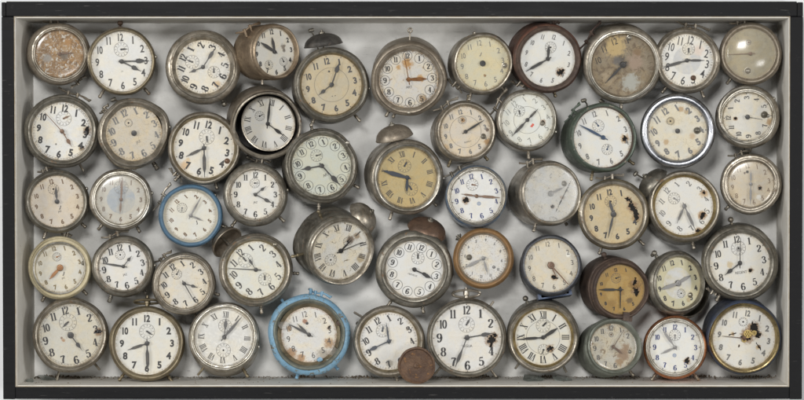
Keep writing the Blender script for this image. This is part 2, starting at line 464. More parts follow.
    for a in range(1, nr+1):
        for b_ in range(na):
            th = 2*PI*b_/na; vs.append((dr*a/nr*math.sin(th), dr*a/nr*math.cos(th), 0))
    def inhole(px, py):
        for hi, (hx, hy, hr, st, sa) in enumerate(holes):
            ux, uy = px-hx, py+hy
            a_ = math.radians(sa); u = ux*math.sin(a_)+uy*math.cos(a_); v = ux*math.cos(a_)-uy*math.sin(a_)
            dd = math.hypot(u/st, v); th = math.atan2(u, v)
            nn = noise.noise(Vector((px*.45+hi*7, py*.45, i*3.3)))
            if dd < hr*(1+.6*nn+.12*math.sin(5*th+hi)+.4*noise.noise(Vector((px*1.3, py*1.3, i*2.1)))): return True
        return False
    fs = []
    for b_ in range(na):
        if not inhole(0, 0): fs.append((0, 1+(b_+1) % na, 1+b_))
    for a in range(nr-1):
        for b_ in range(na):
            f4 = (1+a*na+b_, 1+a*na+(b_+1) % na, 1+(a+1)*na+(b_+1) % na, 1+(a+1)*na+b_)
            if holes:
                cx_ = sum(vs[t][0] for t in f4)/4; cy_ = sum(vs[t][1] for t in f4)/4
                if inhole(cx_, cy_): continue
            fs.append(f4)
    mb.add(vs, fs)
    dial = mb.build('dial', dial_mat(sp, i), e, sc, smooth=False)
    DM = Matrix.Translation((0, 0, (L-1.8)*sc))
    if 'dtilt' in sp:
        ax, ay, dz = sp['dtilt']
        DM = Matrix.Translation((sp.get('dx', 0)*sc, 0, (L-dz)*sc)) @ Matrix.Rotation(math.radians(ay), 4, 'Y') @ Matrix.Rotation(math.radians(ax), 4, 'X')
    dial.matrix_local = DM
    D = lambda mb, n, mat, **kw: mb.build(n, mat, dial, sc, **kw)
    def H(mb, n, mat, **kw):                           # parts of the clock standing on the dial
        o = mb.build(n, mat, e, sc, **kw); o.matrix_local = DM; return o
    if holes or open_:
        mb = MB(); mb.lathe([(.05,-3.6),(r*.99,-3.6),(r*1.0,-5)], 32)
        H(mb, 'movement_plate', plain('dark_movement', (.022,.018,.015), .7, .2, .5), smooth=False)
    if open_:
        mb = MB(); mb.lathe([(r,0),(r+.9,.3),(r+.9,-3),(r*.95,-4)], 64); D(mb, 'dial_rim', case_mat('nickel'))
    # numerals
    rot = math.radians(sp.get('rot', 0)); st = sp.get('num', 'serif'); nh = sp.get('nh', .25)*r*1.07; nr_ = sp.get('nr', .80)*r; wt = sp.get('wt', 1.0)*(1.08 if st == 'serif' else 1)
    ink = plain('ink_'+sp.get('ink', 'k'), INK[sp.get('ink', 'k')], .55, 0, .0)
    skip = sp.get('skip', ())
    if st != 'none':
        mb = MB()
        for hnum in range(12):
            if (hnum or 12) in skip: continue
            a = rot+hnum*PI/6; px, py = nr_*math.sin(a), nr_*math.cos(a)
            if inhole(px, py): continue
            jz = .18+hnum*.002
            if st == 'roman': put_text(mb, ROM[hnum], 'roman', px, py, nh, a, jz, wt, .82 if len(ROM[hnum]) > 2 else 1)
            else:
                txt = str(hnum or 12)
                put_text(mb, txt, st, px, py, nh, rot, jz, wt, .82 if len(txt) > 1 else 1.0)
                if sp.get('circ'): mb.annulus(px, py, nh*.86, nh*.93, jz-.04, 28)
        D(mb, 'numerals', ink, smooth=False)
    # minute track
    mb = MB(); tk = sp.get('track', 'dots'); tr = sp.get('trr', .965)*r
    if tk == 'rail':
        mb.annulus(0, 0, tr-.16, tr+.10, .15, 72)
        mb.annulus(0, 0, tr-1.6, tr-1.4, .155, 72)
    if tk in ('rail', 'ticks'):
        for j in range(60):
            a = rot+j*PI/30; w = .12 if j % 5 else .3; l = 1.5 if j % 5 else 1.8
            ca, sa = math.cos(a), math.sin(a)
            mb.add([((tr-q)*sa+ww*ca, (tr-q)*ca-ww*sa, .17) for q, ww in ((0,-w),(0,w),(l,w),(l,-w))], [(0,1,2,3)])
    elif tk == 'dots':
        for j in range(60):
            a = rot+j*PI/30; mb.disc(tr*math.sin(a), tr*math.cos(a), .42 if j % 5 == 0 else .2, .17, 6)
    elif tk == 'five':
        for j in range(12):
            a = rot+j*PI/6; mb.disc(tr*math.sin(a), tr*math.cos(a), .62, .17, 8)
    if sp.get('inner'): mb.annulus(0, 0, sp['inner']*r-.13, sp['inner']*r+.13, .15, 64)
    if mb.v: D(mb, 'minute_track', plain('ink_track', (.12,.11,.10), .6), smooth=False)
    # subdials
    for (sa_, sd, sr, sh) in sp.get('sub', []):
        a = math.radians(sa_); cx_, cy_ = sd*r*math.sin(a), sd*r*math.cos(a); rs = sr*r
        mb = MB(); mb.annulus(cx_, cy_, rs-.14, rs+.14, .19, 32)
        if sr > .15: mb.annulus(cx_, cy_, rs*.55-.08, rs*.55+.08, .195, 24)
        for j in range(12):
            b_ = rot+j*PI/6; w = .15; ca, ss_ = math.cos(b_), math.sin(b_)
            mb.add([(cx_+q*ss_+ww*ca, cy_+q*ca-ww*ss_, .2) for q, ww in ((rs*.68,-w),(rs*.68,w),(rs*.92,w*1.6),(rs*.92,-w*1.6))], [(0,1,2,3)])
        D(mb, 'alarm_subdial', plain('ink_track', (.12,.11,.10), .6), smooth=False)
        if sh is not None:
            hb = hand('leaf' if sr > .2 else 'baton', sh, rs*.82, .35, .3, 2.6)
            hb.v = [(vx+cx_, vy+cy_, vz) for vx, vy, vz in hb.v]
            hb.lathe([(.05,1.0),(.9,.9),(1.0,.3)], 10, Matrix.Translation((cx_, cy_, 0)))
            H(hb, 'alarm_hand', plain('hand_'+sp.get('hc', 'k'), HC[sp.get('hc', 'k')], .4, .4))
        else:
            hb = MB(); hb.disc(cx_, cy_, .9, .3, 10); D(hb, 'arbor_hole', plain('dark_movement', (.022,.018,.015), .7, .2, .5))
    # maker's mark
    if sp.get('mark'):
        t_, md, mh, mc = sp['mark']; a = rot+PI; mb = MB()
        put_text(mb, t_, 'sans', md*r*math.sin(a), md*r*math.cos(a), mh, rot+math.radians(sp.get('mrot', 0)), .17)
        D(mb, 'maker_name', plain('ink_'+mc, INK.get(mc, INK['g']), .6), smooth=False)
    if sp.get('logo'):
        lx, ly, lc, kind = sp['logo']; mb = MB()
        if kind == 'dot':
            mb.annulus(lx, -ly, 1.0, 2.0, .17, 20); mb.disc(lx, -ly, .7, .17, 10)
            for j in range(6): mb.disc(lx+1.5*math.sin(j*PI/3), -ly+1.5*math.cos(j*PI/3), .45, .19, 6)
        elif kind == 'flag':
            put_text(mb, 'J', 'bold', lx, -ly, 4.2, rot+.5, .17)
        elif kind == 'red':
            for j in range(9): mb.disc(lx+rnd.uniform(-1.6,1.6), -ly+rnd.uniform(-2.2,2.2), rnd.uniform(.5,1.1), .17+j*.01, 7)
        D(mb, 'emblem', plain('logo%s' % (lc,), lc, .6), smooth=False)
    # hands
    hs, ms = sp.get('hands', ('spade', 'leaf')); hc = plain('hand_'+sp.get('hc', 'k'), HC[sp.get('hc', 'k')], .4, .4, .3)
    if sp.get('h') is not None:
        o = H(hand(hs, sp['h'], sp.get('hl', .56)*r, 1.3, .4, 1.0*sp.get('hw', .88)), 'hour_hand', hc)
        if sp.get('lume'):
            l = sp.get('hl', .56)*r; mb2 = hand('leaf', sp['h'], l*.3, 1.75, .05, 1.3); a = math.radians(sp['h'])
            mb2.v = [(vx+l*.45*math.sin(a), vy+l*.45*math.cos(a), vz) for vx, vy, vz in mb2.v]
            mb2.build('luminous_fill', plain('lume', sp['lume'], .7, 0, .4), o, sc)
    if sp.get('m') is not None:
        l = sp.get('ml', .84)*r
        o = H(hand(ms, sp['m'], l, 2.1, .35, .85*sp.get('hw', .88)), 'minute_hand', hc)
        if sp.get('lume') and ms in ('leaf', 'lume'):
            mb2 = hand('leaf', sp['m'], l*.26, 2.5, .05, .8); a = math.radians(sp['m'])
            mb2.v = [(vx+l*.42*math.sin(a), vy+l*.42*math.cos(a), vz) for vx, vy, vz in mb2.v]
            mb2.build('luminous_fill', plain('lume', sp['lume'], .7, 0, .4), o, sc)
    cp = sp.get('pin', .075)*r
    if cp:
        mb = MB(); mb.lathe([(.05,3.2),(cp*.35,3.2),(cp*.4,2.7),(cp*.9,2.6),(cp,2.1),(cp,.2)], 20)
        H(mb, 'centre_pin', hc)
    for (px, py, pr_) in sp.get('bolts', []):
        mb = MB(); mb.lathe([(.05,pr_*.9),(pr_*.55,pr_*.72),(pr_*.9,pr_*.3),(pr_,0),(pr_*1.15,-.1)], 18, Matrix.Translation((px, -py, .3)))
        H(mb, 'fixing_bolt', case_mat('steel' if sp.get('boltm') is None else sp['boltm']))
    if sp.get('glass') is not None:
        mb = MB(); gh = sp.get('dome', .8)
        mb.lathe([(.05, gh+2.2)]+[(rr*1.0*math.sin(t*PI/12*1.0), 2.2+gh*math.cos(t*PI/12)) for t in range(1, 7)], 64, Matrix.Translation((0, 0, L)))
        T(mb, 'crystal', crystal_mat(*sp['glass']), angle=80)
    # fittings on the case
    zmid = L*.62
    for ex in sp.get('ex', []):
        kind = ex[0]; a = math.radians(ex[1]); u = Vector((math.sin(a), math.cos(a), 0)); w = Vector((math.cos(a), -math.sin(a), 0)); zz = Vector((0, 0, 1))
        B = Matrix((( w.x, 0, u.x, 0), (w.y, 0, u.y, 0), (0, -1, 0, 0), (0, 0, 0, 1)))     # local z -> radial, x -> tangent
        if kind == 'foot':
            ln = ex[2] if len(ex) > 2 else 9; mb = MB(); lean = ex[3] if len(ex) > 3 else 0
            p0 = u*(R*.90)+zz*(L*.66); p1 = u*(R+ln)+w*lean+zz*(L*.66+1)
            ts = (0,.45,.5,.56,.6,.82,.88,.96,1); rs = (1.5,1.5,2.0,2.0,1.35,1.75,1.9,1.5,.7)
            mb.tube([p0.lerp(p1, t) for t in ts], [v*ex[4] if len(ex) > 4 else v for v in rs], 10)
            T(mb, 'foot', case_mat(sp.get('footm', 'nickel')))
        elif kind == 'leg':                              # thin splayed wire leg
            ln = ex[2]; mb = MB(); lean = ex[3] if len(ex) > 3 else 0
            p0 = u*(R*.85)+zz*(L*.5); p1 = u*(R+ln)+w*lean+zz*(L*.5)
            mb.tube([p0, p0.lerp(p1,.5), p0.lerp(p1,.9), p1], [1.5,1.25,1.2,1.0], 8)
            T(mb, 'foot', case_mat(sp.get('footm', 'nickel')))
        elif kind == 'ball':
            mb = MB(); M_ = Matrix.Translation(u*R*.96+zz*zmid) @ B
            mb.lathe([(1.3,-3),(1.3,1.8),(2.2,2),(2.2,2.8),(1.1,3),(1.1,3.6)]+[(2.9*math.sin(t*PI/8), 6.3-2.9*math.cos(t*PI/8)) for t in range(1, 9)], 16, M_)
            T(mb, 'top_knob', case_mat(ex[2] if len(ex) > 2 else 'nickel'))
        elif kind == 'eye':
            mb = MB(); M_ = Matrix.Translation(u*(R+9)+zz*zmid)
            mb.lathe([(2.0+.9*math.cos(t*PI/4), .9*math.sin(t*PI/4)) for t in range(8)], 20, M_, closed=True)
            mb.tube([u*(R*.9)+zz*zmid, u*(R+6.5)+zz*zmid], [.8,.8], 8)
            T(mb, 'ring_stem', case_mat('nickel'))
        elif kind == 'loop':                             # oval carrying ring with a hub
            wd = ex[2]; mb = MB(); pts = []
            c0 = u*(R+4.5)+zz*(zmid+2)
            for t in range(25): 
                an = 2*PI*t/24; pts.append(c0+w*(wd*math.sin(an))+u*((1.9 if wd == 13 else 3.6)*math.cos(an))+zz*((5 if wd == 13 else 2)*math.cos(an)))
            mb.tube(pts, [1.3]*25, 8)
            mb.tube([c0-u*8, c0-u*2, c0-u*1.5, c0+u*3.2, c0+u*3.8, c0+u*6.2], [2.2,2.2,3.2,3.0,1.8,1.6], 14)
            T(mb, 'handle', case_mat(ex[3] if len(ex) > 3 else 'nickel'))
        elif kind == 'handle':                           # flat folding strap on two posts
            hw = ex[2]; mb = MB(); off = ex[3] if len(ex) > 3 else 0; tl = ex[4] if len(ex) > 4 else 0
            c0 = u*(R+2.4)+w*off+zz*(zmid); pts = []; rs = []
            for t in range(13):
                s_ = t/6-1; pts.append(c0+w*(hw*s_)+u*(1.0*math.sin(4*s_)+tl*s_)+zz*(2*s_)); rs.append(.95 if s_ < .6 else 1.3)
            mb.tube(pts, rs, 8)
            for s_ in (-.35, .2, .97):
                p = c0+w*hw*s_+u*tl*s_; mb.tube([p-u*(7 if s_ < .9 else .5), p+u*.6, p+u*(2.6 if s_ == .2 else 1.2)], [1.3,1.5,1.7], 10)
            T(mb, 'handle', case_mat(ex[5] if len(ex) > 5 else 'nickel'))
        elif kind == 'knob':
            mb = MB(); M_ = Matrix.Translation(u*(R*.97)+zz*(L-4)) @ B
            mb.lathe([(1.0,-1),(1.0,.5),(1.8,.7),(1.9,1.6),(1.3,2.3),(.05,2.6)], 14, M_)
            T(mb, 'side_knob', case_mat('steel'))
        elif kind == 'screw':
            mb = MB(); M_ = Matrix.Translation(u*(ex[2])+zz*(L+3.2))
            mb.lathe([(.05,1.7),(1.3,1.5),(2.0,.8),(2.2,-1.5)], 16, M_)
            T(mb, 'rim_screw', case_mat('steel'))
        elif kind == 'bell':
            br, bh, bt, bmk = ex[2:6]; gap = ex[6] if len(ex) > 6 else 5; zz_ = ex[7] if len(ex) > 7 else zmid
            M_ = Matrix.Translation(u*(R+gap)+zz*zz_) @ B @ Matrix.Rotation(math.radians(bt), 4, 'X')
            mb = MB(); pr = [(br*1.03,-.6),(br*1.05,.0),(br*1.02,.8)]
            pr += [(br*math.cos(t*PI/18), bh*math.sin(t*PI/18)+.8) for t in range(1, 9)] + [(.05, bh+.8)]
            inner = [(.05, bh-.4)]+[(br*.95*math.cos(t*PI/18), (bh-1)*math.sin(t*PI/18)+.4) for t in range(8, 0, -1)]+[(br*.97,-.5),(br*1.03,-.6)]
            mb.lathe(pr+inner, 48, M_, warp=lambda p, a_: Vector((p.x*(1+.012*math.sin(3*a_)), p.y, p.z)))
            bell = T(mb, 'bell', case_mat(bmk))
            mb = MB(); mb.lathe([(1.5,-gap-4),(1.5,bh+.6),(3.2,bh+.8),(3.0,bh+2.2),(1.4,bh+2.5),(1.2,bh+4),(.05,bh+4.4)], 14, M_)
            mb.build('bell_post', case_mat('pewter'), bell, sc)
        elif kind == 'hammer':
            mb = MB(); p0 = u*(R*.9)+zz*(L*.3); p1 = u*(R+ex[2])+zz*(L*.4)+w*(ex[3])
            mb.tube([p0, p0.lerp(p1,.6)+w*1.5, p1], [.8,.8,.8], 8)
            h0 = p1-w*2.8; h1 = p1+w*2.8; mb.tube([h0, h0.lerp(h1,.2), h0.lerp(h1,.8), h1], [1.4,2,2,1.4], 10)
            T(mb, 'hammer', case_mat('pewter'))
        elif kind == 'plate':                            # bent base plate
            wd, ln, mk = ex[2:5]; mb = MB()
            M_ = Matrix.Translation(u*(R-.8)+zz*(L*.45)) @ B
            mb.box(-wd, wd, -L*.35, L*.35, 0, 1.4, M_)
            mb.box(-wd, -wd+3, -L*.35, L*.35, -6, 0, M_); mb.box(wd-3, wd, -L*.35, L*.35, -6, 0, M_)
            T(mb, 'base_plate', case_mat(mk))
        elif kind == 'bracket':
            wd, ln, mk = ex[2:5]; mb = MB()
            M_ = Matrix.Translation(u*(R-2)+zz*(L-3)) @ B @ Matrix.Rotation(.25, 4, 'Y')
            mb.box(-wd, wd, -5, 3, -3, ln, M_); mb.box(-wd*.5, wd*.3, -8, -4, -6, ln*.8, M_)
            T(mb, 'bracket', case_mat(mk))
        elif kind == 'backshell':                        # second shell behind the case
            ox, oy, rs_ = ex[2:5]; mb = MB()
            mb.lathe([(.05,1),(rs_*.9,1),(rs_,4),(rs_,17),(rs_*.97,19),(rs_*.9,20)], 72, Matrix.Translation((ox, -oy, -3)))
            T(mb, 'back_shell', case_mat(ex[5]))
        elif kind == 'ringlip':                          # loose ring slipped off the dial
            ox, oy, rs_, mk = ex[2:6]; mb = MB()
            mb.lathe([(rs_+1.0*math.cos(t*PI/4), 1.0*math.sin(t*PI/4)) for t in range(8)], 72, Matrix.Translation((ox, -oy, L+4)) @ Matrix.Rotation(.12, 4, 'Y'), closed=True)
            T(mb, 'loose_ring', case_mat(mk))
        elif kind == 'gear':
            ox, oy, gr = ex[2:5]; mb = MB(); vs = []; n = 36
            for j in range(n):
                q_ = gr*(1 if j % 2 else .86); an = 2*PI*j/n
                vs += [(ox+q_*math.sin(an), -oy+q_*math.cos(an), L-1.2), (ox+gr*.62*math.sin(an), -oy+gr*.62*math.cos(an), L-1.2)]
            mb.add(vs, [(2*j, 2*j+1, (2*j+3) % (2*n), (2*j+2) % (2*n)) for j in range(n)])
            for j in range(3):
                an = j*PI/3; dx, dy = math.sin(an), math.cos(an)
                mb.add([(ox+dx*gr*.7*s1-dy*.6*s2, -oy+dy*gr*.7*s1+dx*.6*s2, L-1.15) for s1, s2 in ((-1,-1),(-1,1),(1,1),(1,-1))], [(0,1,2,3)])
            T(mb, 'gear_wheel', case_mat('gear'), smooth=False)
        elif kind == 'shard':                            # broken glass / crust lump
            ox, oy, sz, mk = ex[2:6]; mb = MB(); n = 7
            pts = [(ox+sz*rnd.uniform(.5,1.1)*math.sin(2*PI*j/n), -oy+sz*rnd.uniform(.4,1)*math.cos(2*PI*j/n)) for j in range(n)]
            mb.add([(p[0], p[1], L+2+rnd.uniform(-.5,.8)) for p in pts]+[(p[0]*1.0, p[1]*1.0, L+.4) for p in pts], [tuple(range(n))[::-1]]+[(j, (j+1) % n, n+(j+1) % n, n+j) for j in range(n)])
            T(mb, 'broken_fragment', crystal_mat(.16) if mk == 'glass' else case_mat(mk), smooth=False)
    return e

W = (.71,.705,.675); CR = (.62,.575,.48); BG = (.56,.51,.43); TAN = (.50,.42,.29); WG = (.66,.66,.61)
LUM = (.34,.27,.15)
HOLE = (.10,.06,.03); RUSTC = (.36,.17,.05); BRN = (.22,.13,.06)
CL = []
def C(label, x, y, r, R, rot, h, m, **kw):
    sp = dict(label=label, x=x, y=y, r=r, R=R, rot=rot, h=h, m=m, dial=W); sp.update(kw); CL.append(sp)
F2 = lambda a, b, l=9: [('foot', a, l), ('foot', b, l)]

# row 1
C("clock in the top left corner, its whole dial corroded to an orange rust crust", 59.5, 54, 23.5, 30.5, 0, 85, None, b=(-3,1), dial=(.36,.215,.085), dirt=1, blotch=.95, flake=.75, staincol=(.30,.16,.05), stains=[(5,2,5,(.13,.10,.07)),(-12,4,5,(.28,.26,.23)),(9,-12,4,(.36,.19,.06))], num='sans', nh=.18, ink='b', track='none', hands=('leaf','leaf'), hl=.6, case='brownish', bezel='nickel', bz='step', glass=(.03,), ex=[('handle',-5,12), ('handle',140,9,2)], hc='b', skip=(11,12,1,7,9,10,3))
C("slim white clock with a ball knob on top, showing quarter past four", 121.7, 61.5, 30, 33.2, -2.5, 117, 88, ml=.9, hl=.72, num='cond', ink='n', nh=.24, track='dots', sub=[(-2,.40,.235,85)], mark=('14',.33,1.8,'lg'), dirt=.12, ex=[('ball',-2,'bellrust'),('knob',82)]+F2(212,140), hands=('spade','spade'), bezel='oldbrass')
C("top row clock turned on its side with two small subdials and a rim screw", 203, 67, 27, 36.2, -65, 247, 33, b=(0,2), num='serif', nh=.25, wt=1.1, sub=[(-65,.44,.25,290),(115,.44,.22,0)], dirt=.35, dial=(.66,.64,.58), bw=4.5, bz='deep', track='ticks', mark=('',0,0,'g'), stains=[(14,17,4,(.50,.36,.2))], case='nickel', hands=('spade','pear'), ml=.82, ex=[('screw',44,30.5),('ball',150,'pewter')])
CL[-1]['mark'] = None
C('brown brass-cased clock turned sideways to show its drum, a smudge beside the three', 275, 52, 24, 27.5, -8, -12, 298, b=(-15.5,1.5), L=40, num='bold', nh=.2, nr=.84, sub=[(205,.6,.19,350),(130,.6,.19,330)], dial=(.62,.60,.54), case='tan', bezel='tan', stains=[(11,-6,3,(.16,.13,.10)),(12,-2,2,(.12,.1,.08))], track='dots', d=34, ex=[('handle',-25,14,-10,0,'tan'),('leg',185,4)], hands=('wide','wide'), hl=.62, ml=.8, dent=.004)
C("tan dial clock with a flat dark bell and hammer on top", 331.7, 84.7, 30, 37, -11, 231, 19, b=(-3,3), num='bold', nh=.21, ink='n', dial=(.47,.41,.29), inner=.57, dirt=.4, sub=[(-11,.45,.01,-330+360)], hands=('spade','spade'), ringw=1.4, ring='oldbrass', case='pewter', bezel='pewter', track='five', mark=('\u2022  \u2022',.38,2.5,'n'), ex=[('bell',-9,19,11,8,'darkbell',4),('hammer',-16,22,-2),('foot',140,9),('foot',206,8),('knob',95)])
C('clock with circled numerals, rust streaks over the top and a ring stem above it', 408.6, 79.6, 29.5, 37, -3, 88, 350, b=(0,-6), num='serif', nh=.17, nr=.80, circ=True, dial=(.60,.58,.54), dirt=.5, dent=.014, case='brownish', bezel='brownish', staincol=(.42,.24,.08), blotch=.28, stains=[(-1,-16,6,(.42,.22,.06)),(12,-1,4,(.45,.25,.08)),(-10,-12,3,(.44,.26,.1)),(14,20,5,(.3,.2,.1))], mark=('ART',.27,2.6,'n'), track='rail', hands=('wide','thin'), hl=.62, ml=.9, hc='r', ex=[('eye',2),('foot',210,9),('foot',201,7),('screw',180,33)])
C('clock without hands, cream yellow dial with a tiny rust hole above the six', 482.8, 63.5, 26.5, 30.5, -9, None, None, b=(-5,1), num='sans', nh=.19, ink='g', dial=(.58,.54,.39), dirt=.45, nr=.78, track='dots', bolts=[(22.4,2,2.6)], stains=[(2.5,12,1.6,(.2,.1,.03))], pin=.11, logo=(-2,-9,INK['g'],'flag'), ex=[('knob',-15),('foot',198,8),('foot',138,8),('handle',222,10,4)])
C('reddish brown rusted case around a clean white dial with one torn hole at four', 548, 59, 28, 34, 16, 4, 241, b=(-7,-3), num='cond', ink='g', nh=.17, nr=.80, track='none', holes=[(13,13.5,2.8,1.3,60)], stains=[(12.5,12.5,3.6,(.35,.3,.25))], case='redrust', bezel='rust', sub=[(14,.42,.2,None)], dirt=.08, dial=(.70,.70,.67), hands=('wide','lume'), hl=.5, ml=.92, ex=[('handle',16,4,0,0,'rust'),('foot',164,7),('handle',222,9,0,3)], wt=1.4, footm='oldbrass')
C("clock with a torn murky brown dial, only its upper numerals left", 623, 65, 31, 38.5, -20, None, 224, b=(-3,-4), dial=(.25,.205,.14), dirt=1, blotch=.75, staincol=(.22,.16,.10), num='sans', nh=.2, skip=(2,3,4,5,6,7,8,9), bz='step', case='nickel', bezel='steel', stains=[(-2,-6,5,(.07,.06,.05)),(3,-1,4,(.10,.085,.07)),(14,-12,5,(.20,.13,.07)),(-14,14,7,(.33,.26,.17)),(-8,-18,12,(.45,.33,.15)),(12,-2,9,(.30,.22,.16)),(6,-26,2.5,(.05,.04,.03)),(-6,-4,5,(.12,.11,.10)),(8,18,10,(.36,.36,.32))], track='none', bolts=[(6,-27,2.2)], ex=[('handle',-42,18,-6,4,'rust'),('foot',180,7),('hammer',205,5,0)], pin=.1, dent=.008)
C("clock with pale grey centre disc, large thin numerals and brown spot at five", 687, 60.5, 26.5, 32.5, 11, 90, 254, num='thin', ink='k', nh=.29, nr=.77, wt=-.6, discs=[(.52,(.50,.50,.49))], dial=(.68,.67,.63), sub=[(8,.44,.23,180)], track='ticks', stains=[(12,-10,6,(.62,.52,.44))], bolts=[(6.3,17.5,2.4)], boltm='bellrust', hands=('lume','lume'), hl=.66, ml=.93, ex=[('handle',8,18,0,-2)]+F2(218,155,8))
C('clock with a domed glass over a dull khaki dial, in the top right corner', 750.5, 53.8, 25.5, 30.5, -12, None, 268, b=(-1,1), dial=(.36,.32,.22), dirt=.4, ink='f', num='sans', nh=.18, glass=(.10,(.6,.55,.45)), dome=5, bolts=[(-2.5,17,3)], case='brownish', bezel='brownish', ml=.88, hands=('thin','thin'), hc='b', sub=[(-10,.45,.1,90)], track='none', mark=('JAZ',.36,2,'f'), ex=[('foot',218,7),('handle',-10,13,-2)])
# row 2
C("bold numeral clock chipped at three and four, below the rust crusted clock", 62, 131.3, 29.5, 36.2, 8, 148, 318, num='bold', nh=.235, nr=.78, dirt=.45, sub=[(8,.44,.25,65)], track='rail', holes=[(24.5,-1,2.2,2.0,10),(20,16,1.3,1,0)], stains=[(25,0,4,(.35,.25,.15)),(19,17,3,(.3,.22,.12)),(-6,13,1,(.08,.06,.04))], case='pewter', bezel='pewter', hands=('spade','thin'), hl=.62, hc='b', ex=[('knob',98),('leg',152,8),('handle',15,17,2,-2)])
C('handless clock with a badly dented case and stained beige dial turned left', 134, 133.2, 27.5, 35, -26, None, None, num='serif', nh=.24, wt=1.1, ink='g', dial=(.54,.49,.40), dirt=.6, dent=.02, bz='deep', case='nickel', sub=[(-28,.42,.14,None)], track='ticks', mark=('JAZ',.36,3.2,'g'), mrot=0, bw=5, pin=.1, ex=[('knob',80),('foot',147,8,0,1.4),('handle',-48,6,-2),('hammer',-25,4,-4)], footm='pewter')
C("bold numeral clock at half past eight with a tan stain beside its seven", 204, 148, 30, 35.5, 12, 244, 179, num='bold', nh=.24, nr=.79, sub=[(14,.38,.25,175)], ringw=2.2, ring='oldbrass', bolts=[(23,13,2.5)], boltm='bellrust', stains=[(-19,17,5,(.58,.40,.22)),(-16,12,3,(.6,.45,.28))], dial=(.68,.66,.60), track='five', trr=.95, hands=('lume','lume'), lume=(.16,.14,.11), hl=.66, ml=.98, ex=[('foot',222,8),('foot',162,7),('handle',226,9,0,0,'nickel')])
C('deep open drum clock whose roman dial has slipped sideways inside the dark case', 266.6, 125, 27.0, 34.8, 10, 124, 6, b=(-5,-5), case='brownish', bezel='nickel', num='roman', nh=.21, wt=.9, ink='n', open=True, dtilt=(0,-24,9.5), dial=(.66,.65,.61), ringw=4.0, dx=2.9, ring='dark', bw=2.6, bz='deep', sub=[(-50,.42,.18,60)], track='dots', hands=('pear','leaf'), hl=.72, ml=.95, dirt=.15, d=38, ex=[('hammer',205,4,-3)])
C('pale greenish dial with circled numerals, its dented pewter case under the tall bell clock', 321.8, 165.7, 30, 36.5, -26, 259, 137, b=(-4,3), num='serif', nh=.17, circ=True, nr=.8, dial=(.52,.54,.47), dirt=.2, dent=.012, case='pewter', bezel='pewter', sub=[(-26,.38,.20,75)], hands=('spade','spade'), hl=.72, ml=.93, mark=('ART',.33,2.8,'n'), track='ticks', ex=[('screw',48,34.5),('foot',118,8),('foot',182,8),('foot',-12,6)])
C("ochre yellow roman dial clock with a round bell on top", 407.4, 177.6, 29.8, 36.8, -13, 182, 286, b=(-7,-3), d=36, num='roman', nh=.18, nr=.80, wt=.95, dial=(.47,.38,.20), dirt=.6, ink='n', case='nickel', bezel='steel', sub=[(-13,.40,.22,30),(160,.42,.22,330)], track='dots', hands=('wide','wide'), hl=.5, ml=.86, hc='n', ex=[('bell',-14,18.5,12,4,'brownish',2.5),('ball',-20,'pewter'),('foot',199,9),('foot',132,8),('knob',92)])
C('beige dial with both hands together toward two and a rusty hole under the twelve', 465.7, 131.7, 25.5, 30.5, -14, 58, 58, b=(-5,3), num='bold', nh=.19, ink='g', dial=(.60,.54,.45), dirt=.5, case='nickel', sub=[(-15,.48,.16,None)], inner=.62, stains=[(-3,-12,3,(.3,.17,.06)),(22,10,4,(.35,.2,.08)),(-20,16,4,(.5,.36,.2)),(22,-2,2,(.1,.06,.04))], bolts=[(18,4.5,2.6)], boltm='pewter', hands=('lume','leaf'), hl=.5, ml=.88, hc='k', mark=('BLANGY',.40,1.6,'g'), track='dots', ex=[('foot',8,8),('handle',-25,14,-4,1),('foot',138,6),('foot',205,7)], footm='oldbrass')
C('white dial with sea-green grey numerals and a red emblem below the centre', 527.4, 120, 26, 30.2, -38, 44, 224, b=(-3,2), num='sans', nh=.2, ink='lg', wt=1, dial=(.68,.69,.64), dirt=.06, inner=.52, sub=[(-42,.46,.21,170)], holes=[(15.8,2.5,2.1,1.0,0)], bolts=[(15,3.5,2.0)], boltm='pewter', logo=(4.5,6,(.62,.12,.08),'red'), case='nickel', bezel='steel', bz='step', track='five', hands=('lume','lume'), hl=.6, ml=.88, lume=(.40,.38,.30), ex=[('handle',-48,17,-6,3,'nickel'),('foot',176,8),('knob',112)])
C("green painted clock with blue hands and a rusty hole at the four", 603.3, 137.5, 30, 34, -20, 297, 297, b=(-9,2), num='cond', ink='g', nh=.19, nr=.83, wt=1.5, case='green', bezel='green', ringw=.8, ring='rust', holes=[(22.8,1,2.4,1.1,0)], stains=[(22.5,1,5,(.48,.30,.1)),(19,-22,4,(.5,.4,.25))], sub=[(-22,.42,.2,322),(160,.42,.18,20)], dial=(.70,.70,.67), dirt=.15, hc='bl', hands=('lume','leaf'), hl=.6, ml=.93, track='dots', ex=[('foot',126,10),('foot',192,9),('handle',-44,12,-2,2,'green'),('hammer',-14,6,-3)], footm='oldbrass')
C('handless clock with a bright smooth chrome rim and brown spots on its cream dial', 677.6, 131, 29, 36.5, -32, None, None, num='bold', nh=.23, nr=.80, ink='g', wt=1.2, dial=(.62,.59,.50), dirt=.35, bz='torus', case='chrome', bezel='chrome', dent=.002, sub=[(-36,.42,.13,None)], bolts=[(19.5,-.5,3.2)], boltm='pewter', stains=[(3,-22,3.4,(.42,.28,.14)),(9,-19,3.2,(.40,.3,.17)),(-11.5,11,3.3,(.42,.29,.15)),(15,5,4,(.5,.38,.24)),(-7,-10,5,(.42,.34,.2)),(-25,-3,2,(.45,.35,.2)),(17,22,5,(.5,.4,.26))], track='five', pin=.085)
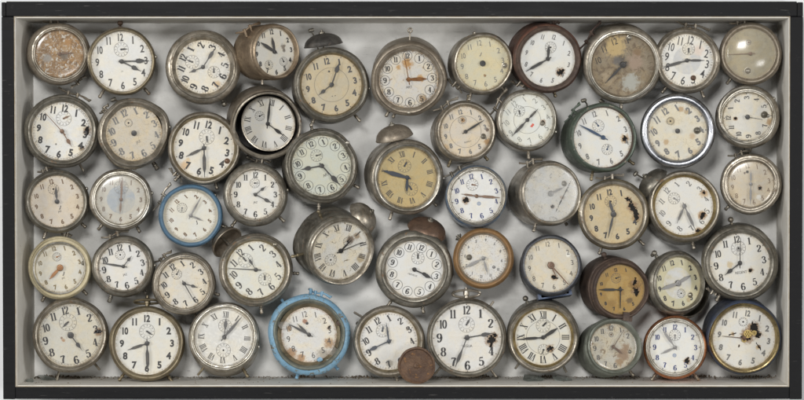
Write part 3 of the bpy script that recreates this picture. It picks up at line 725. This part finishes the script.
C('clock with its numerals turned a quarter left and its rim ring slipped askew', 747.6, 117, 24, 31.2, -93, None, 100, num='serif', nh=.2, ink='n', dial=(.62,.60,.54), dirt=.4, bz='step', bw=4, case='nickel', bezel='steel', holes=[(-12,1.5,1.3,1,0)], bolts=[(16.6,-2.2,3.2)], boltm='pewter', hc='k', hands=('thin','thin'), ml=.62, pin=.1, track='five', stains=[(22,5,4,(.35,.22,.1)),(-12,1.5,2,(.3,.2,.1))], ex=[('ringlip',0,-1.5,-2.5,27,'steel'),('knob',55),('hammer',185,3,-2)])
# row 3
C('clock with a pinkish beige dial, both hands just before twelve, brown numerals', 57, 201.5, 26, 31.2, -15, 352, 356, num='bold', nh=.18, ink='b', dial=(.58,.52,.44), dirt=.3, sub=[(-16,.5,.2,None)], hands=('lume','lume'), hl=.55, ml=.62, case='pewter', bezel='pewter', logo=(3,6,INK['n'],'flag'), mark=('JAZ',.40,2.3,'n'), ex=[('knob',66),('foot',132,7),('foot',200,8),('handle',-20,8)], pin=.09)
C('clock with a slate blue centre disc under hazy glass, hands straight up and down', 121, 199.5, 24.5, 30.5, 1, 184, 4, num='bold', nh=.19, ink='b', dial=(.54,.52,.46), discs=[(.57,(.33,.37,.41))], bz='step', case='nickel', bezel='steel', sub=[(1,.5,.28,0)], hands=('lume','leaf'), hl=.62, ml=.94, hc='b', glass=(.16,), ex=[('knob',78)]+F2(217,150,7)+[('handle',15,6)], dirt=.15)
C('bright blue enamelled clock with an ivory inner rim, tilted so twelve points upper left', 190.7, 215.5, 24.5, 31, -44, 113, 29, num='bold', nh=.17, ink='b', dial=(.66,.65,.59), ringw=2.4, ring='ivory', case='blue', bezel='blue', bw=3.5, sub=[(-48,.47,.2,190)], hands=('lume','leaf'), lume=(.48,.34,.18), hl=.56, ml=.88, hc='s', dirt=.08, ex=[('knob',50),('handle',-52,16,-3,2),('foot',108,7)], logo=(6,7,INK['n'],'flag'), track='dots')
C('clock pointing to about twenty past one with serif numerals, beside the tilted open drum', 255.4, 194.5, 24.5, 31.5, 0, 52, 117, num='serif', nh=.22, dial=(.68,.67,.63), dirt=.12, sub=[(-3,.47,.2,90)], case='pewter', bezel='nickel', bz='step', bw=3.2, hands=('spade','spade'), hl=.55, ml=.8, mark=('JAZ',.33,2.6,'n'), track='five', ex=[('knob',82),('foot',133,8),('foot',217,8),('handle',8,10)])
C("dirty roman dial clock in a deep drum, bell at its upper right", 341, 251, 30.5, 35.5, 18, 45, 71, b=(-10.5,-9.5), d=32, L=42, num='roman', nh=.2, nr=.80, ink='n', dial=(.68,.66,.60), dirt=.7, blotch=.36, staincol=(.26,.20,.12), sub=[(228,.44,.2,None),(38,.38,.15,40)], stains=[(10,-11,5,(.16,.11,.07)),(17,-14,4,(.3,.22,.14)),(22,10,5,(.4,.32,.2))], case='pewter', bezel='nickel', hands=('leaf','thin'), hl=.5, ml=.8, track='none', ex=[('bell',44,17,12,28,'nickel',2,26),('knob',131),('foot',-28,9),('foot',262,12),('backshell',0,-6,4,31,'pewter')], footm='oldbrass', dent=.008)
C('white dial with blue numerals in a blue rimmed case, a hole near the nine', 476.5, 196, 25.5, 30.2, -15, 278, 94, b=(-1,3), num='serif', nh=.19, ink='bl', dial=(.69,.69,.67), dirt=.08, case='paleblue', bezel='steel', bz='step', sub=[(-20,.48,.23,100)], holes=[(-10.5,4,2.4,1.2,50)], stains=[(-10.5,4,3.4,(.4,.28,.15))], logo=(2.5,7.5,(.28,.33,.42),'dot'), hands=('lume','lume'), hl=.6, ml=.92, lume=(.5,.47,.4), hc='b', track='five', ex=[('handle',-25,18,-6,1,'nickel')])
C('clock whose dial is bleached to cloudy white and crossed by a long crack', 551, 193.5, 28, 32, -20, None, 65, b=(-11.5,1), d=36, dial=(.57,.57,.55), dirt=.8, staincol=(.33,.325,.30), blotch=.5, flake=.3, num='sans', nh=.12, nr=.9, ink='f', skip=(12,1,2,3,4,5,6,7), track='none', case='nickel', bezel='nickel', bolts=[(14.5,-10,2.6)], boltm='pewter', holes=[(13,4,.55,26,28),(2,13,1.4,1.2,60)], ml=.55, hands=('thin','lume'), hc='s', glass=(.22,(.8,.79,.76)), ex=[('foot',200,8),('foot',145,6),('handle',-12,12,-8,0)], pin=.1, dent=.008)
C("tan dial clock with a long black tear from one to four", 613.5, 214.2, 29.2, 35, -10, 343, 193, num='bold', nh=.2, nr=.77, dial=(.50,.42,.27), dirt=.5, holes=[(19,-7,2.6,2.6,145),(23,2,2.2,2.4,172),(15,-15,1.6,2,110)], stains=[(18,-8,6,(.32,.22,.1)),(22,4,5,(.35,.24,.1))], skip=(2,3), sub=[(-12,.45,.2,None)], case='oldbrass', bezel='nickel', hands=('wide','leaf'), hl=.52, ml=.84, hc='k', track='none', pin=.1, ex=[('handle',-3,14,-2,1),('foot',135,8),('foot',200,7)])
C("gold rimmed clock torn at its right, a rounded bell at its upper left", 684.4, 206, 29, 35.5, -48, 204, 156, b=(-4,4), num='serif', nh=.19, wt=.7, ink='g', dial=(.68,.67,.63), dirt=.12, ringw=2.6, ring='brass', sub=[(-52,.44,.2,120)], holes=[(18.5,9.5,2.2,1.9,25),(20,-14,1.5,1.2,0),(14,25,1.8,1.5,110)], stains=[(18,9,5,(.5,.32,.14)),(20,-13,5,(.45,.32,.18)),(14,25,4,(.4,.27,.14))], case='pewter', bezel='nickel', hands=('lume','lume'), lume=(.3,.29,.27), hl=.66, ml=.92, hc='s', track='dots', ex=[('bell',-50,18,11,14,'pewter',1.0),('hammer',-52,22,0),('foot',165,7)])
C("beige clock in a wide nickel rim, hands straight up and down, hole at four", 750.8, 184, 23, 30, -10, 0, 181, num='sans', nh=.2, ink='b', dial=(.55,.49,.39), dirt=.45, holes=[(9.4,4,1.6,1.1,0)], sub=[(-16,.55,.06,None)], stains=[(-6,-11,1.3,(.1,.06,.04)),(8,13,3,(.7,.68,.62))], bz='step', bw=5.5, case='nickel', bezel='nickel', hands=('lume','lume'), hl=.62, ml=.88, hc='s', glass=(.02,), ex=[('foot',225,6),('handle',-15,12,-3,0)])
# row 4
C('cream yellow painted clock with a single rust brown hand toward the lower left', 60, 267.6, 25, 30.8, -17, 222, None, num='bold', nh=.18, ink='o', dial=(.62,.60,.53), dirt=.3, sub=[(-16,.45,.17,70)], case='cream', bezel='cream', bw=4, hc='r', hands=('wide','wide'), hl=.62, pin=.13, logo=(3.5,6,INK['n'],'flag'), mark=('JAZ',.44,2,'n'), bolts=[(23,-4.5,2)], boltm='pewter', shift=(.8,.5), ex=[('ringlip',0,-.5,.5,25.5,'steel'),('foot',208,7),('foot',135,7),('handle',10,5)])
C('clock reading about a quarter to two, between the cream and the tilted small clocks', 123.3, 266.3, 24, 30.3, -11, 38, 279, num='serif', nh=.25, dial=(.69,.68,.65), dirt=.12, sub=[(-15,.5,.2,None)], case='pewter', bezel='nickel', bz='step', bw=3, track='five', mark=('JAZ',.36,2.8,'n'), hands=('spade','leaf'), hl=.56, ml=.88, ex=[('foot',202,8,0,1.2),('handle',-8,14,-4,2),('foot',140,5),('knob',88)], footm='pewter')
C("small tilted clock, twenty five past four, above the brass rimmed and roman clocks", 184, 283.3, 25, 31, -35, 107, 150, num='serif', nh=.23, dial=(.64,.61,.54), dirt=.4, sub=[(-38,.47,.2,30)], case='nickel', bezel='nickel', bz='step', bw=3.5, track='five', hands=('spade','baton'), hl=.58, ml=.78, ex=[('handle',-35,10,-2,0),('foot',108,6),('leg',160,4)])
C("clock with two subdials and a dark open bell at its upper left", 255.8, 269.6, 28.5, 36, -43, 327, 273, num='serif', nh=.24, wt=.85, ink='n', dial=(.66,.66,.60), dirt=.25, ringw=1.6, ring='oldbrass', sub=[(-48,.48,.25,320),(137,.46,.22,0)], case='nickel', bezel='nickel', hands=('pear','thin'), hl=.5, ml=.95, track='dots', ex=[('bell',-46,17,12,-32,'brownish',3),('screw',37,31.5),('foot',172,8),('foot',95,7,0)])
C("pewter clock with circled numerals, a brown bell and wire loop above it", 414.5, 269.5, 28.7, 38, 18, 115, 117, b=(-1,-3), num='serif', nh=.18, nr=.80, circ=True, dial=(.67,.67,.65), dirt=.1, ringw=1, ring='nickel', case='pewter', bezel='pewter', bw=3.2, sub=[(17,.42,.22,0)], hands=('spade','spade'), hl=.6, ml=.74, track='none', mark=('HERVEUX',.2,1.8,'g'), ex=[('bell',19,19.5,11,22,'bellrust',1.0),('loop',30,8,'nickel'),('foot',215,9),('foot',168,8)], discs=[(.985,(.67,.67,.65))])
C('orange enamelled round clock hanging upside down, its white dial flecked with rust', 483.4, 258.2, 23.7, 29.8, 187, 165, 243, num='bold', nh=.12, nr=.78, ink='g', dial=(.62,.61,.58), dirt=.9, staincol=(.32,.19,.09), case='orange', bezel='orange', ringw=1.2, ring='nickel', bw=3.6, hands=('lume','lume'), hl=.72, ml=.92, hc='s', sub=[(130,.58,.06,320)], bolts=[(-14.3,-1,2.7)], boltm='pewter', track='ticks', ex=[('handle',-50,3,0,0,'pewter')], dent=.002, L=34)
C("thin dark blue clock on a bent blue base plate, ivory dial", 551, 265.2, 27, 30.2, -8, 156, 138, b=(-2,3), num='sans', nh=.17, ink='n', dial=(.60,.56,.47), dirt=.5, holes=[(3,12,1.6,2,110)], stains=[(3,12,3.5,(.4,.28,.15)),(18,-11,3,(.72,.70,.62))], case='slate', bezel='slate', bw=2, hands=('leaf','baton'), hl=.5, ml=.94, hc='b', track='dots', ex=[('plate',171,17,5,'plateblue')], pin=.13)
C('heavily rusted brown clock with an orange yellow dial burnt through on the right', 620.5, 289.5, 25.3, 30, -13, 180, 271, b=(-10.5,-3.5), d=34, num='bold', nh=.14, nr=.8, dial=(.36,.235,.075), dirt=.9, ink='k', discs=[(.6,(.41,.28,.10))], sub=[(-20,.48,.2,70)], holes=[(15.5,-7.5,1.7,2.3,12),(17,2,2.2,2.2,160)], stains=[(16,-3,8,(.20,.11,.03)),(10,11,4,(.14,.09,.04)),(-8,14,5,(.28,.17,.05)),(2,4,3,(.3,.18,.06))], case='rust', bezel='rust', hands=('baton','lume'), hl=.74, ml=.9, track='dots', skip=(3,4,2), ex=[('bracket',172,8,3,'rust'),('leg',130,6),('ball',-20,'rust')], dent=.012, body=1.02)
C('grey pewter clock turned aside with a cream numeral ring around a white centre', 678.5, 283, 26, 31.5, -16, 62, 253, b=(-14,2), tilt=(-.40,.06), L=24, d=48, body=.93, num='bold', nh=.2, nr=.81, ink='n', dial=(.60,.57,.40), discs=[(.60,(.62,.62,.60))], dirt=.2, case='pewter', bezel='pewter', bw=3, sub=[(160,.42,.17,None)], bolts=[(14,12,2.6)], boltm='steel', stains=[(12,17,3,(.42,.33,.18))], hands=('wide','wide'), hl=.62, ml=.8, hc='s', track='none', ex=[('backshell',0,13,9,27,'pewter'),('hammer',-30,3,-3),('ball',-36,'pewter')], pin=.12)
C("REGENT clock with a ball knob on top, showing eight o'clock", 740, 263, 29.8, 37.5, -8, 231, 1, b=(-1,-3), num='serif', nh=.22, wt=.9, dial=(.66,.65,.61), dirt=.2, sub=[(-6,.5,.24,None)], holes=[(10.5,7.3,1.8,1.1,60)], stains=[(-10,2,4,(.52,.42,.26)),(-1,-14,3,(.25,.24,.22))], case='pewter', bezel='pewter', track='five', hands=('spade','thin'), hl=.66, ml=.86, mark=('REGENT',.32,2.6,'n'), mrot=0, ex=[('ball',-12),('foot',210,8),('foot',168,6),('handle',215,8,3,0)])
# row 5
C("bottom left corner clock, grey beige dial with oversized subdial and charred chip", 70.6, 335, 31.5, 36.8, -13, 143, 143, num='serif', nh=.23, wt=1, dial=(.55,.53,.46), dirt=.35, sub=[(-12,.42,.27,225)], holes=[(27.5,-3.5,1.9,2.2,80)], stains=[(27,-3,4.5,(.25,.16,.08)),(-7,5,2,(.35,.2,.1)),(-9,3,1.4,(.2,.12,.07))], case='nickel', bezel='nickel', track='rail', hands=('spade','thin'), hl=.6, ml=.62, ex=[('leg',198,11,-1),('leg',140,8)], pin=.1)
C("worn brass rimmed clock with a flat ring knob above, bottom row", 147, 343.2, 31.5, 36.8, 0, 251, 178, num='bold', nh=.22, nr=.79, dial=(.67,.66,.61), dirt=.15, sub=[(0,.38,.24,125)], case='oldbrass', bezel='oldbrass', ringw=1.5, ring='oldbrass', track='dots', hands=('lume','lume'), lume=(.16,.15,.13), hl=.64, ml=.93, ex=[('loop',0,13,'oldbrass'),('foot',217,9),('foot',147,9)], footm='oldbrass')
C('roman numeral clock with a second ring of small figures, at about five past twelve', 224.2, 337, 29.5, 34.8, 3, 5, 40, b=(1,5), num='roman', nh=.19, nr=.78, wt=.9, ink='n', dial=(.66,.65,.61), dirt=.15, sub=[(3,.40,.22,20),(183,.44,.24,None)], case='nickel', bezel='steel', bz='step', track='dots', inner=.96, hands=('pear','leaf'), hl=.66, ml=.92, ex=[('leg',217,9),('foot',148,10),('knob',105)], footm='oldbrass')
C('large battered clock with sky blue flaking paint around a crusted white dial', 309, 334.5, 27.5, 41, -12, 313, 298, dial=(.66,.65,.62), dirt=.5, blotch=.25, staincol=(.36,.19,.08), num='sans', nh=.2, ink='n', nr=.76, case='skyblue', bezel='verdigris', bw=4, ringw=3.4, bz='deep', ring='oldbrass', dent=.012, stains=[(-18,18,6,(.3,.16,.06)),(20,8,6,(.34,.2,.09)),(-8,23,5,(.34,.18,.07)),(14,20,7,(.34,.3,.24)),(-4,-13,3,(.28,.12,.06)),(-20,-6,3,(.4,.25,.12))], holes=[(20,-7,1.2,1.5,20)], sub=[(-10,.42,.05,110)], hands=('lume','leaf'), hl=.6, ml=.86, ex=[('foot',2,6),('foot',-38,5),('foot',196,5),('foot',140,5),('handle',14,12,0,-1,'skyblue'),('shard',0,25,18,7,'glass'),('shard',0,11,25,3.4,'skyblue'),('shard',0,-27,-10,6,'glass'),('shard',0,20,26,4,'verdigris'),('shard',0,30,-12,4,'rust')], footm='skyblue', track='dots')
C('clock with yellowed inner rim turned left, partly hidden behind the loose rusty disc', 388.8, 341, 28.8, 35.2, -30, 352, 245, num='serif', nh=.22, dial=(.67,.66,.63), dirt=.25, ringw=1.8, ring='oldbrass', sub=[(-32,.42,.22,10)], hc='n', hw=.75, case='nickel', bezel='nickel', track='ticks', hands=('leaf','spade'), hl=.66, ml=.88, blotch=.12, stains=[(19,-12,2,(.12,.09,.06)),(1,22,4,(.3,.27,.22))], ex=[('leg',-45,10,-4),('foot',-60,2),('foot',168,6)])
C("largest white clock with ring handle on top, black hole at three", 467, 337.5, 34.5, 40, -1, 80, 202, num='serif', nh=.235, wt=1, nr=.80, dial=(.68,.67,.64), dirt=.15, sub=[(-2,.38,.23,30)], holes=[(24.5,2,3.6,1.5,20),(28,-2,1.8,1,0),(24,8,1.2,2,10)], stains=[(25,2,4,(.3,.2,.1))], skip=(3,), case='nickel', bezel='pewter', bw=3, track='five', hw=.6, hands=('spade','pear'), hl=.82, ml=.92, mark=('VEGLIA',.24,2.6,'n'), mrot=0, ex=[('loop',-1,14,'nickel'),('leg',36,6),('leg',222,9),('leg',143,9)])
C("roman numeral clock with a gold rim ring and two subdials", 543.2, 337.3, 28, 35.5, 0, 57, 266, b=(-1,-4), num='roman', nh=.24, nr=.80, wt=1, dial=(.65,.64,.58), dirt=.25, ringw=2.2, ring='brass', sub=[(0,.42,.25,45),(178,.45,.2,200)], holes=[(7.5,11.3,2.3,1.4,70)], stains=[(7,11,3.4,(.5,.36,.18))], case='pewter', bezel='nickel', track='none', hands=('wide','lume'), hl=.62, ml=.84, ex=[('leg',220,8,-1),('leg',145,9,2),('ball',-25,'pewter')], inner=.60)
C('crusted green-grey clock with brown corrosion across the lower right of its dial', 613.5, 346.5, 23.5, 28.6, -5, 128, 33, b=(-8,3), num='serif', nh=.2, ink='n', dial=(.52,.49,.41), dirt=.9, blotch=.62, staincol=(.30,.20,.10), bz='deep', case='verdigris', bezel='verdigris', bw=3.5, stains=[(10,8,7,(.24,.14,.07)),(13,1,5,(.26,.16,.08)),(6,15,5,(.28,.17,.07)),(0,2,5,(.36,.32,.25))], sub=[(-8,.52,.1,30)], bolts=[(17,5,1.8)], hands=('wide','thin'), hl=.5, ml=.86, hc='b', track='none', ex=[('screw',77,27),('foot',140,8)], dent=.01, skip=(4,5,3), glass=(.07,))
C('copper rimmed clock with blue numerals on a white dial, hands near five to eight', 675, 347.2, 25.5, 31.2, 0, 245, 325, num='serif', nh=.19, ink='bl', dial=(.70,.70,.67), dirt=.06, case='copper', bezel='steel', bz='step', bw=3.6, sub=[(0,.48,.22,180)], holes=[(12,13.5,2.2,1.4,20)], stains=[(12,13.5,3.2,(.45,.33,.18))], logo=(-.5,8,(.28,.33,.42),'dot'), track='five', hands=('lume','lume'), hl=.62, ml=.92, hc='s', dent=.003, ex=[('foot',216,9),('foot',144,9)])
C("brass rimmed dark blue clock, dial smashed open to show brass gears", 744.3, 338, 31.3, 37, 8, None, 276, b=(-5,-6), num='bold', nh=.19, nr=.80, wt=1, ink='g', dial=(.68,.67,.63), dirt=.2, case='navy', bezel='brass', bw=3.5, holes=[(10,-9.5,4.0,1.35,-20),(3,-2,4.2,1.3,60),(14,-3,2.4,1.2,0),(15,9,.7,5,145),(-11,-4,.6,8,75),(-5,8,.5,4,10)], stains=[(8,-8,6,(.45,.33,.18)),(3,-2,6,(.5,.42,.28)),(14,10,2.5,(.5,.38,.2)),(-12,-4,2.5,(.55,.42,.25))], ex=[('gear',0,3.5,-4,4.4),('gear',0,10,-5,2.8),('gear',0,0,2.5,2.4)], track='dots', hands=('thin','thin'), ml=.72, hc='b', pin=.07, sub=[(-4,.52,.14,None)])
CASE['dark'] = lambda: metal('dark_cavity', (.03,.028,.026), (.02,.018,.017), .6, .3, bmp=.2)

for i, sp in enumerate(CL):
    if sp['R'] < 39: sp['R'] *= 1.025
    if 'b' in sp: sp['b'] = (sp['b'][0]*1.32, sp['b'][1]*1.3)
    clock(i, sp)

# ------------------------------------------------------------------ loose rusty disc
d_ = at(416.7, 365.3, 12)
mb = MB()
def dwarp(p, a):
    w = 1+.012*math.sin(3*a+1)+.008*math.sin(7*a)
    return Vector((p.x*w, p.y*w, p.z+.25*math.sin(2*a)))
mb.lathe([(.05,-1.4),(17.5,-1.6),(18.6,-1.0),(19,.2),(18.6,1.5),(17.4,1.9),(16.6,1.1),(15.9,.5),(9,.35),(3.2,.3),(2.6,1.0),(1.2,1.2),(.05,1.1)], 80, warp=dwarp)
disc = mb.build('rusty_disc', metal('rusty_plate', (.155,.09,.052), (.09,.052,.034), .55, .25, rustcol=(.20,.10,.035), rust=.22, bmp=.9), None, S)
disc.matrix_world = Matrix.Translation(d_) @ (Matrix.Rotation(.10, 3, 'X') @ Matrix(((1,0,0),(0,0,-1),(0,1,0)))).to_4x4()
tag(disc, 'loose round rusty brown metal disc leaning in front of the bottom row clocks', 'disc')

# ------------------------------------------------------------------ the box
def wall_mat(name, base, dirtc, rough=.75, amt=.5, scale=.03):
    m, nt, b, out = new_mat(name)
    co = coords(nt, 4); n1 = nz(nt, co, scale, 6, .7, .4); n2 = nz(nt, co, .9, 4, .7); n3 = nz(nt, co, .16, 5, .75, .5)
    c = mix(nt, ss(nt, n1, .4, .7, 0, amt), base, dirtc)
    c = mix(nt, ss(nt, n2, .62, .72, 0, .35), c, tuple(x*.6 for x in dirtc))
    c = mix(nt, ss(nt, n3, .66, .72, 0, .5), c, tuple(x*.7 for x in dirtc))
    mp = N(nt, 'ShaderNodeMapping'); nt.links.new(co, mp.inputs[0]); mp.inputs['Scale'].default_value = (.035, .05, .5); mp.inputs['Rotation'].default_value = (0, .5, 0)
    n6 = nz(nt, mp.outputs[0], 1.0, 4, .7, .8)
    c = mix(nt, mathn(nt, 'MULTIPLY', ss(nt, n6, .62, .68), ss(nt, n1, .5, .6, 0, .6)), c, tuple(x*.62 for x in dirtc))
    nt.links.new(c, b.inputs['Base Color']); b.inputs['Roughness'].default_value = rough
    bump(nt, b, mathn(nt, 'ADD', n2, n3), .25, .4)
    return m
def frame_mat():
    m, nt, b, out = new_mat('black_painted_wood')
    tc = N(nt, 'ShaderNodeTexCoord'); mp = N(nt, 'ShaderNodeMapping'); nt.links.new(tc.outputs['Object'], mp.inputs[0])
    mp.inputs['Scale'].default_value = (12, 60, 160)
    n1 = nz(nt, mp.outputs[0], 1.0, 5, .7); co = coords(nt, 2); n2 = nz(nt, co, .12, 6, .75, .5); n3 = nz(nt, co, .9, 3)
    c = mix(nt, ss(nt, n1, .35, .7), (.006,.006,.007), (.012,.012,.013))
    c = mix(nt, ss(nt, n2, .60, .74, 0, .6), c, (.055,.053,.052))
    n4 = nz(nt, mp.outputs[0], 3.0, 3, .6); c = mix(nt, ss(nt, n4, .66, .72, 0, .5), c, (.10,.095,.09))
    c = mix(nt, ss(nt, n3, .70, .76, 0, .4), c, (.09,.085,.08))
    nt.links.new(c, b.inputs['Base Color']); nt.links.new(ss(nt, n1, .3, .7, .5, .7), b.inputs['Roughness']); b.inputs['Specular IOR Level'].default_value = .18
    bump(nt, b, n1, .3, .5)
    return m
FM = frame_mat()
FE = metal('raw_edge', (.34,.275,.19), (.42,.38,.31), .7, 0, bmp=.4)
LIN = wall_mat('cream_lining', (.80,.78,.73), (.60,.55,.45), .7, .45)
BACK = wall_mat('grey_back', (.83,.825,.80), (.60,.59,.56), .75, .6, .022)
xl, xr = at(14.6, 200, 0).x, at(789.8, 200, 0).x
zt, zb = at(400, 16.5, 0).z, at(400, 386.8, 0).z
ol, orr = at(2.2, 200, 0).x, at(802.6, 200, 0).x
ot, ob = at(400, 1.6, 0).z, at(400, 398.8, 0).z
Dp = DEPTH*S
box = bpy.data.objects.new('shadow_box', None); col.objects.link(box); box.location = ((ol+orr)/2, Dp, ob)
tag(box, 'black wooden shadow box frame with a dingy off-white lining, hung on a pale wall', 'shadow box')
binv = Matrix.Translation(box.location).inverted()
def wbox(name, specs, mat, bevel=0.0):
    mb = MB()
    for (x0, x1, y0, y1, z0, z1) in specs: mb.box(x0, x1, y0, y1, z0, z1)
    o = mb.build(name, mat, box, 1.0, smooth=False, M=binv)
    if bevel:
        bv = o.modifiers.new('b', 'BEVEL'); bv.width = bevel; bv.segments = 2
    return o
g = 1.0*S; T_ = 5*S
j1, j2 = at(6.5, 200, 0).x, at(796.8, 200, 0).x
yb = Dp+4*S
wbox('top_rail', [(j1+.0004, j2-.0004, -.05*S, yb, zt, ot)], FM, .0012)
wbox('bottom_rail', [(xl, xr, 0, yb, ob, zb)], FM, .0012)
wbox('side_rail', [(ol, xl-.0002, 0, yb, ob-.0004, zt-.0004), (ol, j1, .3*S, yb, zt-.0002, ot-.001)], FM, .0010)
wbox('side_rail', [(xr+.0002, orr, 0, yb, ob-.0004, zt-.0004), (j2, orr, .3*S, yb, zt-.0002, ot-.001)], FM, .0010)
lt = 1.5*S   # lining board thickness, its raw front edge shows as a thin line
e1, e2 = 1.6*S, .2*S
wbox('lining_board', [(xl+.0001, xl+lt, e1, Dp, zb+.0001, zt-.0001)], LIN)
wbox('lining_board', [(xr-lt, xr-.0001, e1, Dp, zb+.0001, zt-.0001)], LIN)
wbox('lining_board', [(xl+lt+.0001, xr-lt-.0001, e1+.0002, Dp, zt-lt, zt-.0001)], LIN)
wbox('lining_board', [(xl+lt+.0001, xr-lt-.0001, e1+.0002, Dp, zb+.0001, zb+lt)], LIN)
wbox('lining_edge', [(xl+.0001, xl+.9*S, e2, e1-.0001, zb+.0001, zt-.0001), (xr-.9*S, xr-.0001, e2, e1-.0001, zb+.0001, zt-.0001)], FE)
wbox('lining_edge', [(xl+S, xr-S, e2+.0002, e1-.0001, zt-.7*S, zt-.0001), (xl+S, xr-S, e2+.0002, e1-.0001, zb+.0001, zb+.7*S)], FE)
wbox('back_panel', [(xl-.0003, xr+.0003, Dp+.0003, Dp+.004, zb-.0003, zt+.0003)], BACK)

# dust, crumbs and broken glass along the floor of the box
rnd = random.Random(8)
fz = zb+lt
def crumbs(n, fn, smin, smax):
    mb = MB()
    for _ in range(n):
        x_, y_, z_ = fn(); s_ = rnd.uniform(smin, smax)*S
        M_ = Matrix.Translation((x_, y_, z_+s_*.4)) @ Matrix.Rotation(rnd.uniform(0, 3), 4, 'Y') @ Matrix.Rotation(rnd.uniform(0, 3), 4, 'X')
        mb.add([M_ @ Vector(v)*1 for v in [(s_,0,0),(-s_*.7,s_*.5,0),(-s_*.5,-s_*.8,0),(0,0,s_*rnd.uniform(.5,1))]], [(0,1,3),(1,2,3),(2,0,3),(0,2,1)])
    return mb
def ffloor():
    x_ = rnd.uniform(xl+4*S, xr-4*S)
    if rnd.random() < .6: x_ = xl+(xr-xl)*(rnd.choice((.02,.06,.11,.23,.31,.42,.5,.56,.68,.74,.8,.86,.95))+rnd.gauss(0,.018)); x_ = min(max(x_, xl+4*S), xr-4*S)
    return x_, Dp-abs(rnd.gauss(0, 9))*S-2*S if rnd.random() < .9 else rnd.uniform(10*S, Dp-3*S), fz
mb = crumbs(1300, ffloor, .3, 1.0)
def pile():
    cx_ = rnd.choice((.015,.045,.16,.36,.44,.6,.7,.77,.9,.975)); x_ = xl+(xr-xl)*cx_+rnd.gauss(0, 9)*S
    return min(max(x_, xl+3*S), xr-3*S), Dp-(3+abs(rnd.gauss(0, 9)))*S, fz+rnd.uniform(0, 1.4)*S
m2_ = crumbs(330, pile, .7, 2.0); mb.add(m2_.v, m2_.f)
dust = mb.build('dust_crumbs', metal('crumbs', (.23,.17,.11), (.12,.09,.06), .8, 0, bmp=.3), None, 1, smooth=False)
tag(dust, 'line of brown rust crumbs and dust lying along the floor of the box', 'debris'); dust['kind'] = 'stuff'
def shard(px, d, w, ln, label, rotz, mat, name='glass_shard', cat_='glass shard'):
    p = at(px, 380, d); mb = MB(); n = 6
    pts = [(w*S*rnd.uniform(.6,1)*math.cos(2*PI*j/n), ln*S*rnd.uniform(.6,1)*math.sin(2*PI*j/n)) for j in range(n)]
    mb.add([(a, b, 1.2*S) for a, b in pts]+[(a, b, .2*S) for a, b in pts], [tuple(range(n)), tuple(range(2*n-1, n-1, -1))]+[(j, n+j, n+(j+1) % n, (j+1) % n) for j in range(n)])
    o = mb.build(name, mat, None, 1, smooth=False); o.location = (p.x, d*S, fz+.4*S); o.rotation_euler = (math.radians(10), 0, rotz)
    tag(o, label, cat_, 'glass shards on the floor of the box')
GM = crystal_mat(.30, (.55,.60,.55))
shard(533, 50, 14, 26, 'pale green glass shard under the roman clock with the gold rim', .1, GM)
shard(563, 52, 11, 22, 'small green glass shard beside the right leg of the gold rimmed roman clock', .5, GM)
shard(48, 60, 9, 26, 'clear broken glass sliver in the bottom left corner of the box', .7, GM)
shard(30, 38, 6, 10, 'small bright glass chip lying lowest in the bottom left corner of the box', .2, GM)
for (px, d, lb, cat2) in ((37, 70, 'tiny bent metal pin lying in the bottom left corner', 'pin'), (176, 60, 'short metal pin lying right of the brass rimmed clock', 'pin')):
    p = at(px, 377, d); mb = MB(); mb.tube([(-4*S,0,0),(0,0,1*S),(4*S,1*S,0),(5*S,1*S,0)], [.7*S,.6*S,.6*S,1.1*S], 8)
    o = mb.build('metal_pin', case_mat('steel'), None, 1); o.location = (p.x, d*S, fz+1*S); o.rotation_euler = (0,0,rnd.uniform(0,1)); tag(o, lb, cat2)

# ------------------------------------------------------------------ wall behind
mb = MB(); mb.box(-4, 4, yb+.001, yb+.06, -3, 3)
wl = mb.build('wall', wall_mat('pale_wall', (.84,.85,.86), (.80,.81,.82), .8, .3), None, 1, smooth=False)
wl['kind'] = 'structure'

# ------------------------------------------------------------------ camera and light
cd = bpy.data.cameras.new('camera'); cam = bpy.data.objects.new('camera', cd); col.objects.link(cam)
cd.sensor_width = 36; cd.lens = 36*F/804; cd.shift_x = -(PPX-402)/804; cd.shift_y = (PPY-200)/804
cd.clip_start = .05; cd.clip_end = 100
cam.matrix_world = Matrix.Translation(CAMLOC) @ CAMROT.to_4x4(); scene.camera = cam
w = bpy.data.worlds.new('World'); scene.world = w; w.use_nodes = True
bg = w.node_tree.nodes['Background']; bg.inputs[0].default_value = (.93,.97,1.0,1); bg.inputs[1].default_value = .12
def area(name, loc, tgt, sx, sy, power, colr=(1,1,1)):
    ld = bpy.data.lights.new(name, 'AREA'); ld.shape = 'RECTANGLE'; ld.size = sx; ld.size_y = sy; ld.energy = power; ld.color = colr
    o = bpy.data.objects.new(name, ld); col.objects.link(o); o.location = loc
    o.rotation_euler = (Vector(tgt)-Vector(loc)).to_track_quat('-Z', 'Y').to_euler(); return o
area('softbox_left', (-2.1,-1.75,.35), (0,0,0), 0.6, .9, 29, (1,.985,.96))
area('softbox_right', (2.2,-1.75,.3), (0,0,0), 0.6, .9, 24, (1,.985,.96))
area('softbox_front', (-.25,-2.9,.75), (0,0,0), .55, .4, 41, (1,.99,.97))
area('softbox_low', (.9,-2.8,-.35), (0,0,0), .5, .3, 12, (1,.99,.97))
scene.view_settings.view_transform = 'Standard'; scene.view_settings.look = 'None'
scene.view_settings.exposure = 0; scene.view_settings.gamma = 1
